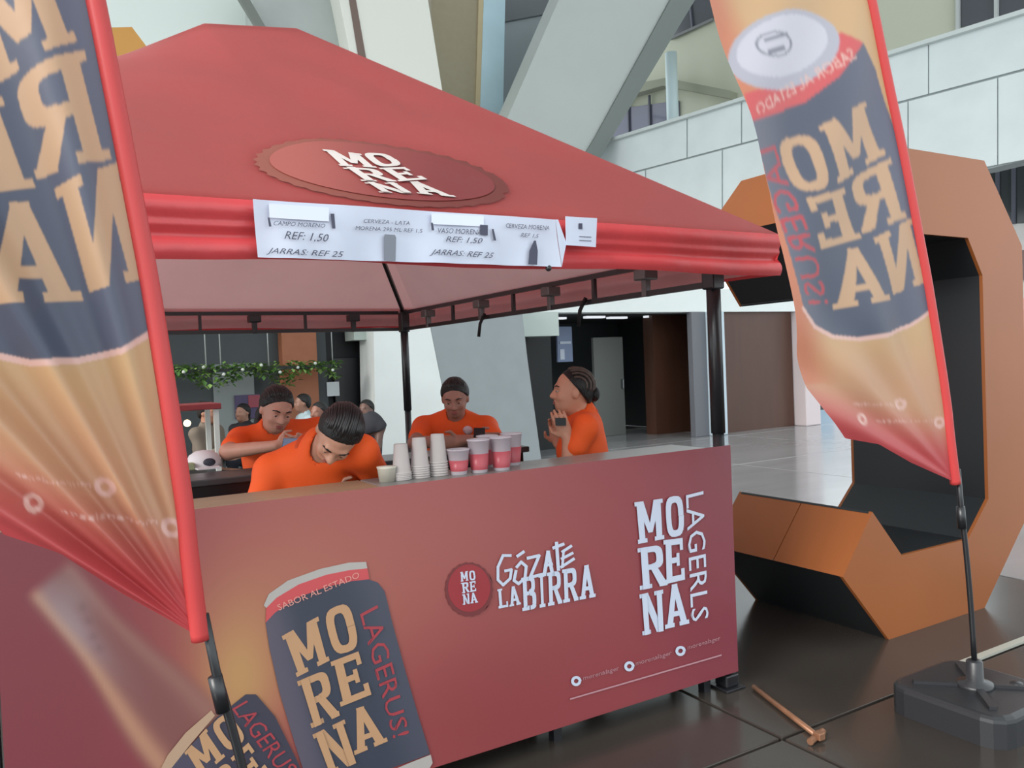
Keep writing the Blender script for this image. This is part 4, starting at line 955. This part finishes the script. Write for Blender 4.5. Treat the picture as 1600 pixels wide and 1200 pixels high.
        MB().ball(H(0, .091, -.0545), (.022, .008, .0055), RH, 12).ball(H(0, .090, -.0635), (.019, .009, .0065), RH, 12).build('lips', lipm, t, True)
    return t
polo = mat('orange_polo', (236, 88, 24), rough=.75, var=.06, scale=5, bump=.12, bscale=16)
jean = mat('dark_jeans', (36, 40, 52), rough=.8, var=.1, scale=20)
V3 = lambda *a: np.array(a, float)
CL = -RGT                                                   # the viewer's left
# 1 bending over the counter, near left
person('woman in orange polo bent low over the front counter, dark hair towards the viewer', (186, 138, 116), polo, jean,
       at(528, 679, 3.10), V3(-.2, -.52, -.86)+CL*.22, V3(.10, -.85, .5), at(494, 703, 3.29), V3(-1.70, 1.0-.24, .84),
       at(564, 706, 3.24), at(424, 736, 3.28), V3(-1.48, .47, 1.04), V3(-2.02, .50, .99), V3(-1.62, .40, 1.18), V3(-1.72, .42, 1.06),
       (V3(-.25, -.25, .75), V3(-.3, .8, .2)), (V3(.8, -.1, .1), V3(0, -.2, -1)), feet=(-1.68, .72), wid=1.02)
# 2 left, behind the back bar, looking at a phone
person('woman in orange polo with ponytail leaning on the back bar, looking at a blue phone', (192, 142, 122), polo, jean,
       at(432, 640, 4.25), -FWD*.8+RGT*.55+V3(0, 0, -.42), V3(0, 0, 1)+RGT*.18, at(428, 672, 4.38), at(436, 770, 4.60)*V3(1, 1, 0)+V3(0, 0, .88),
       at(497, 672, 4.45), at(376, 688, 4.30), at(508, 706, 4.30), at(356, 706, 4.05), at(474, 704, 4.02), at(432, 696, 3.98),
       (V3(-.5, -.5, .3), V3(0, .5, .5)), (RGT*.9+V3(0, 0, .1), V3(0, .6, .6)), hair='tail', feet=tuple(at(436, 770, 4.62)[:2]))
ph = thing('phone', 'blue phone held by the woman leaning at the left', 'phone', at(466, 704, 3.98))
c = at(461, 695, 3.88); bm = MB(); R_ = np.stack([RGT, nrmz(-FWD+V3(0, 0, .8)), np.cross(RGT, nrmz(-FWD+V3(0, 0, .8)))], 1)
def obox(c, h, R): return [c+R @ np.array([i*h[0], j*h[1], k*h[2]]) for i in (-1, 1) for j in (-1, 1) for k in (-1, 1)]
BF = [(0, 1, 3, 2), (4, 6, 7, 5), (0, 4, 5, 1), (2, 3, 7, 6), (0, 2, 6, 4), (1, 5, 7, 3)]
MB().add(obox(c, (.06, .005, .034), R_), BF).build('case', mat('phone_blue', (72, 96, 128), rough=.4), ph)
MB().add(obox(c+R_ @ V3(0, .006, 0), (.056, .001, .031), R_), BF).build('screen', mat('phone_screen', (110, 140, 170), rough=.15), ph)
# 3 centre, leaning with crossed forearms
person('woman in orange polo with white chest badge, leaning on the bar before the grey pier', (160, 114, 98), polo, jean,
       at(711, 622, 4.95), -FWD*.9+CL*.05+V3(0, 0, -.35), V3(0, 0, 1)-RGT*.02, at(711, 655, 5.12), at(720, 780, 5.3)*V3(1, 1, 0)+V3(0, 0, .88),
       at(760, 668, 5.05), at(662, 668, 5.10), at(778, 694, 4.75), at(648, 692, 4.80), at(718, 691, 4.52), at(742, 686, 4.46),
       (CL*.9+V3(0, 0, .0), V3(0, -.3, -1)), (RGT*.9+V3(0, 0, 0), V3(0, -.3, -1)), hair='bun2', feet=tuple(at(720, 780, 5.3)[:2]), wid=1.10, badge=True)
ph = thing('phone', 'small black phone held up in front of the woman with the chest badge', 'phone', at(746, 676, 4.42))
c = at(749, 676, 4.33); MB().add(obox(c, (.03, .006, .028), R_), BF).build('case', mat('phone_black', (16, 16, 20), rough=.5), ph)
# 4 right, in profile, braided hair, phone at the mouth
hp_ = at(894, 612, 4.20)
person('woman in orange polo in profile facing left, braided hair, a black phone at her mouth', (194, 138, 112), polo, jean,
       hp_, CL*1.0-FWD*.06+V3(0, 0, .02), V3(0, 0, 1)+CL*.06, at(912, 652, 4.24), at(924, 830, 4.24)*V3(1, 1, 0)+V3(0, 0, .78),
       at(914, 668, 4.06), at(918, 666, 4.42), at(890, 722, 4.02), at(896, 724, 4.40), at(886, 684, 4.03), at(872, 694, 4.26),
       (V3(-.1, 0, 1)+CL*.25, FWD+CL*.5), (V3(0, 0, 1)+CL*.1, -FWD), hair='braids', feet=tuple(at(924, 830, 4.24)[:2]), sideL=CL, sideR=CL, wid=.95)
ph = thing('phone', 'black phone held to the mouth of the braided woman', 'phone', at(880, 660, 4.12))
c = at(876, 659, 3.99); R2 = np.stack([CL, FWD, V3(0, 0, 1)], 1); MB().add(obox(c, (.026, .008, .019), R2), BF).build('case', MATS['phone_black'], ph)
# background diners
def diner(label, px_, py_, d, skinc, shirtc, faced, hair='back', sit=True, drop=.30, name='x'):
    h = at(px_, py_, d); f = nrmz(faced); l = np.cross(V3(0, 0, 1), f); z = V3(0, 0, 1); nk = h-z*.17-f*.03
    pel = nk-z*.50-f*.02; pel[2] = max(.50, pel[2]) if sit else .88
    sL = nk+l*.17-z*.04; sR = nk-l*.17-z*.04; eL = sL-z*.24+f*.08; eR = sR-z*.24+f*.08; wL = eL+f*.20+z*.05-l*.06; wR = eR+f*.20+z*.08+l*.06
    person(label, skinc, mat('shirt_'+name, shirtc, rough=.8), jean, h, f, z, nk, pel, sL, sR, eL, eR, wL, wR, (f, -z), (f, -z), res=.012, hair=hair, sit=sit, short=False, eyes=False)
diner('seated person in a khaki shirt with dark hair tied up, at a far table', 325, 645, 8.6, (170, 122, 100), (112, 100, 88), RGT*.9-FWD*.3, 'bun', name='khaki')
diner('seated person with long black hair and black top in front of the purple poster', 379, 645, 10.3, (168, 124, 104), (34, 34, 40), -FWD+CL*.4, 'tail', name='black')
diner('person in a white and teal top far behind the bent woman', 472, 630, 10.2, (150, 110, 92), (170, 190, 196), CL-FWD*.6, name='white')
diner('person in a maroon top far behind the bent woman', 498, 645, 8.8, (140, 96, 80), (110, 44, 44), -FWD+CL*.5, name='maroon')
diner('person in dark grey standing at the black door beside the white pier', 572, 640, 9.6, (104, 76, 66), (50, 50, 56), CL*.4-FWD, sit=False, name='grey')
for (px_, d, lb) in ((347, 9.3, 'dark cafe table in front of the khaki shirted diner'), (474, 9.5, 'dark cafe table behind the bent woman')):
    c = at(px_, 690, d); t = thing('cafe_table', lb, 'table', (c[0], c[1], 0))
    MB().box((c[0]-.3, c[1]-.22, .72), (c[0]+.3, c[1]+.22, .75), bev=.006).build('tabletop', mat('table_maroon', (92, 44, 44), rough=.4), t)
    MB().tube([(c[0], c[1], .03), (c[0], c[1], .72)], .03, 10).build('stem', steel, t, True); MB().lathe((c[0], c[1], 0), [(.22, 0), (.22, .012), (.03, .03)], 20).build('foot', steel, t, True)
    if px_ == 347:
        for k, (dx, lb2) in enumerate(((-.05, 'white bowl on the far cafe table, nearer the khaki shirted diner'), (.22, 'small white cup on the far cafe table'))):
            o = MB().lathe((c[0]+dx, c[1]-.05, .751), [(.03, 0), (.07-.02*k, .05+.03*k), (.066-.02*k, .05+.03*k), (.027, .006)], 18).build('bowl' if k == 0 else 'cup', mat('white_china', (222, 222, 220), rough=.3), None, True); tag(o, lb2, 'bowl' if k == 0 else 'cup')
for sx, (px_, d, lb) in enumerate(((318, 8.62, 'dark chair under the khaki shirted diner'), (379, 10.4, 'dark chair under the diner with the black top'), (472, 10.3, 'dark chair under the diner in white and teal'), (498, 8.9, 'dark chair under the diner in maroon'))):
    c = at(px_, 690, d); t = thing('cafe_chair', lb, 'chair', (c[0], c[1], 0), 'cafe chairs'); m_ = mat('chair_dark', (40, 44, 52), rough=.6)
    MB().box((c[0]-.17, c[1]-.17, .335), (c[0]+.17, c[1]+.17, .36), bev=.006).build('seat', m_, t)
    for i in (-1, 1):
        for j in (-1, 1): MB().tube([(c[0]+i*.16, c[1]+j*.16, 0), (c[0]+i*.15, c[1]+j*.15, .336)], .014, 8).build('leg', m_, t, True)
# tilted white bowl on the back bar, small green pack
c = at(318, 712, 4.0); bz = 1.1155
o = thing('cap_hat', 'white cap with a dark badge lying on the back bar at the left', 'cap', (c[0], c[1], bz))
MB().lathe((c[0], c[1], bz), [(.085, 0), (.083, .03), (.068, .062), (.04, .08), (0, .086)], 20).build('crown', mat('white_cloth', (216, 216, 220), rough=.7), o, True)
MB().prism([(c[0]-.06, c[1]-.07, bz+.004), (c[0]+.06, c[1]-.07, bz+.004), (c[0]+.05, c[1]-.135, bz+.002), (c[0]-.05, c[1]-.135, bz+.002)], (0, 0, .006)).build('peak', MATS['white_cloth'], o)
MB().ball((c[0]+.012, c[1]-.078, bz+.03), (.03, .012, .02)).build('badge', mat('navy', (44, 48, 62), rough=.5), o, True)
c = at(292, 718, 3.9); tag(MB().box((c[0]-.03, c[1]-.03, bz), (c[0]+.03, c[1]+.02, bz+.035), bev=.005).build('packet', mat('packet_green', (150, 160, 124), rough=.5)), 'small pale green packet on the back bar at the far left', 'packet')
# lit display case at the left edge of the opening
c = at(290, 670, 7.0); t = thing('display_case', 'white framed lit snack case on a dark stand seen beside the near flag pole', 'case', (c[0], c[1], 0))
wf = mat('white_frame', (214, 220, 216), rough=.4)
for i in (-1, 1):
    for j in (-1, 1): MB().box((c[0]+i*.22-.02, c[1]+j*.2-.02, .75), (c[0]+i*.22+.02, c[1]+j*.2+.02, 1.28)).build('frame_post', wf, t)
MB().box((c[0]-.26, c[1]-.24, 1.28), (c[0]+.26, c[1]+.24, 1.33), bev=.006).build('roof', mat('case_red', (140, 52, 56), rough=.5), t)
MB().box((c[0]-.25, c[1]-.23, 0), (c[0]+.25, c[1]+.23, .75), bev=.006).build('stand', mat('bar_black2', (34, 34, 38), rough=.5), t)
MB().ball((c[0]+.0, c[1]-.1, 1.17), .03).build('bulb', mat('warm_bulb', (255, 226, 170), emit=4), t, True)
# hanging plants and cords
garl = thing('hanging_garland', 'long trough of trailing green plants hung on white cords in front of the dark wall', 'plant', (0, 8.5, 1.7))
gx0, gx1 = wall(8.5)(268, 575)[0], wall(8.5)(528, 575)[0]; gz = wall(8.5)(400, 577)[2]
tr = MB().box((gx0, 8.45, gz-.02), (gx1, 8.55, gz+.03)).build('trough', mat('trough_dark', (40, 46, 44), rough=.6), garl)
for px_ in (322, 345, 420, 520):
    x = wall(8.5)(px_, 570)[0]; MB().tube([(x, 8.5, gz+.02), (x, 8.5, 3.0)], .008, 6).build('cord', mat('cord_white', (180, 186, 186), rough=.6), garl, True)
lv = [MB().use(mat('leaf_%d' % k, c_, rough=.5)) for k, c_ in enumerate(((112, 152, 76), (84, 124, 66), (140, 176, 98)))]
rnd = random.Random(5)
for k in range(1000):
    x = gx0+(gx1-gx0)*rnd.random(); dz = rnd.random()**1.3*(.10+.14*(math.sin(x*7)*.5+.5)); y = 8.5+rnd.uniform(-.12, .12); z = gz+.07-dz*1.3+rnd.uniform(-.03, .03)
    a = rnd.uniform(0, 6.28); tl = rnd.uniform(-.9, .5); s_ = rnd.uniform(.045, .085); d = V3(math.cos(a)*math.cos(tl), math.sin(a)*math.cos(tl), math.sin(tl)); n_ = nrmz(np.cross(d, V3(.1, .2, 1))); u_ = np.cross(n_, d)*.1
    p = V3(x, y, z); lv[k % 3].add([p, p+d*s_*.5+n_*s_*.4+u_*s_, p+d*s_*1.2, p+d*s_*.5-n_*s_*.4+u_*s_], [(0, 1, 2, 3)])
for k in range(3): lv[k].build('foliage', None, garl)['kind'] = 'stuff'
for k in range(9):
    x = gx0+(gx1-gx0)*(k+.5)/9; MB().ball((x, 8.36, gz+.0+.06*math.sin(k*2.1)), .022, None, 10).build('globe_lamp', mat('globe', (216, 222, 216), rough=.3), garl, True)
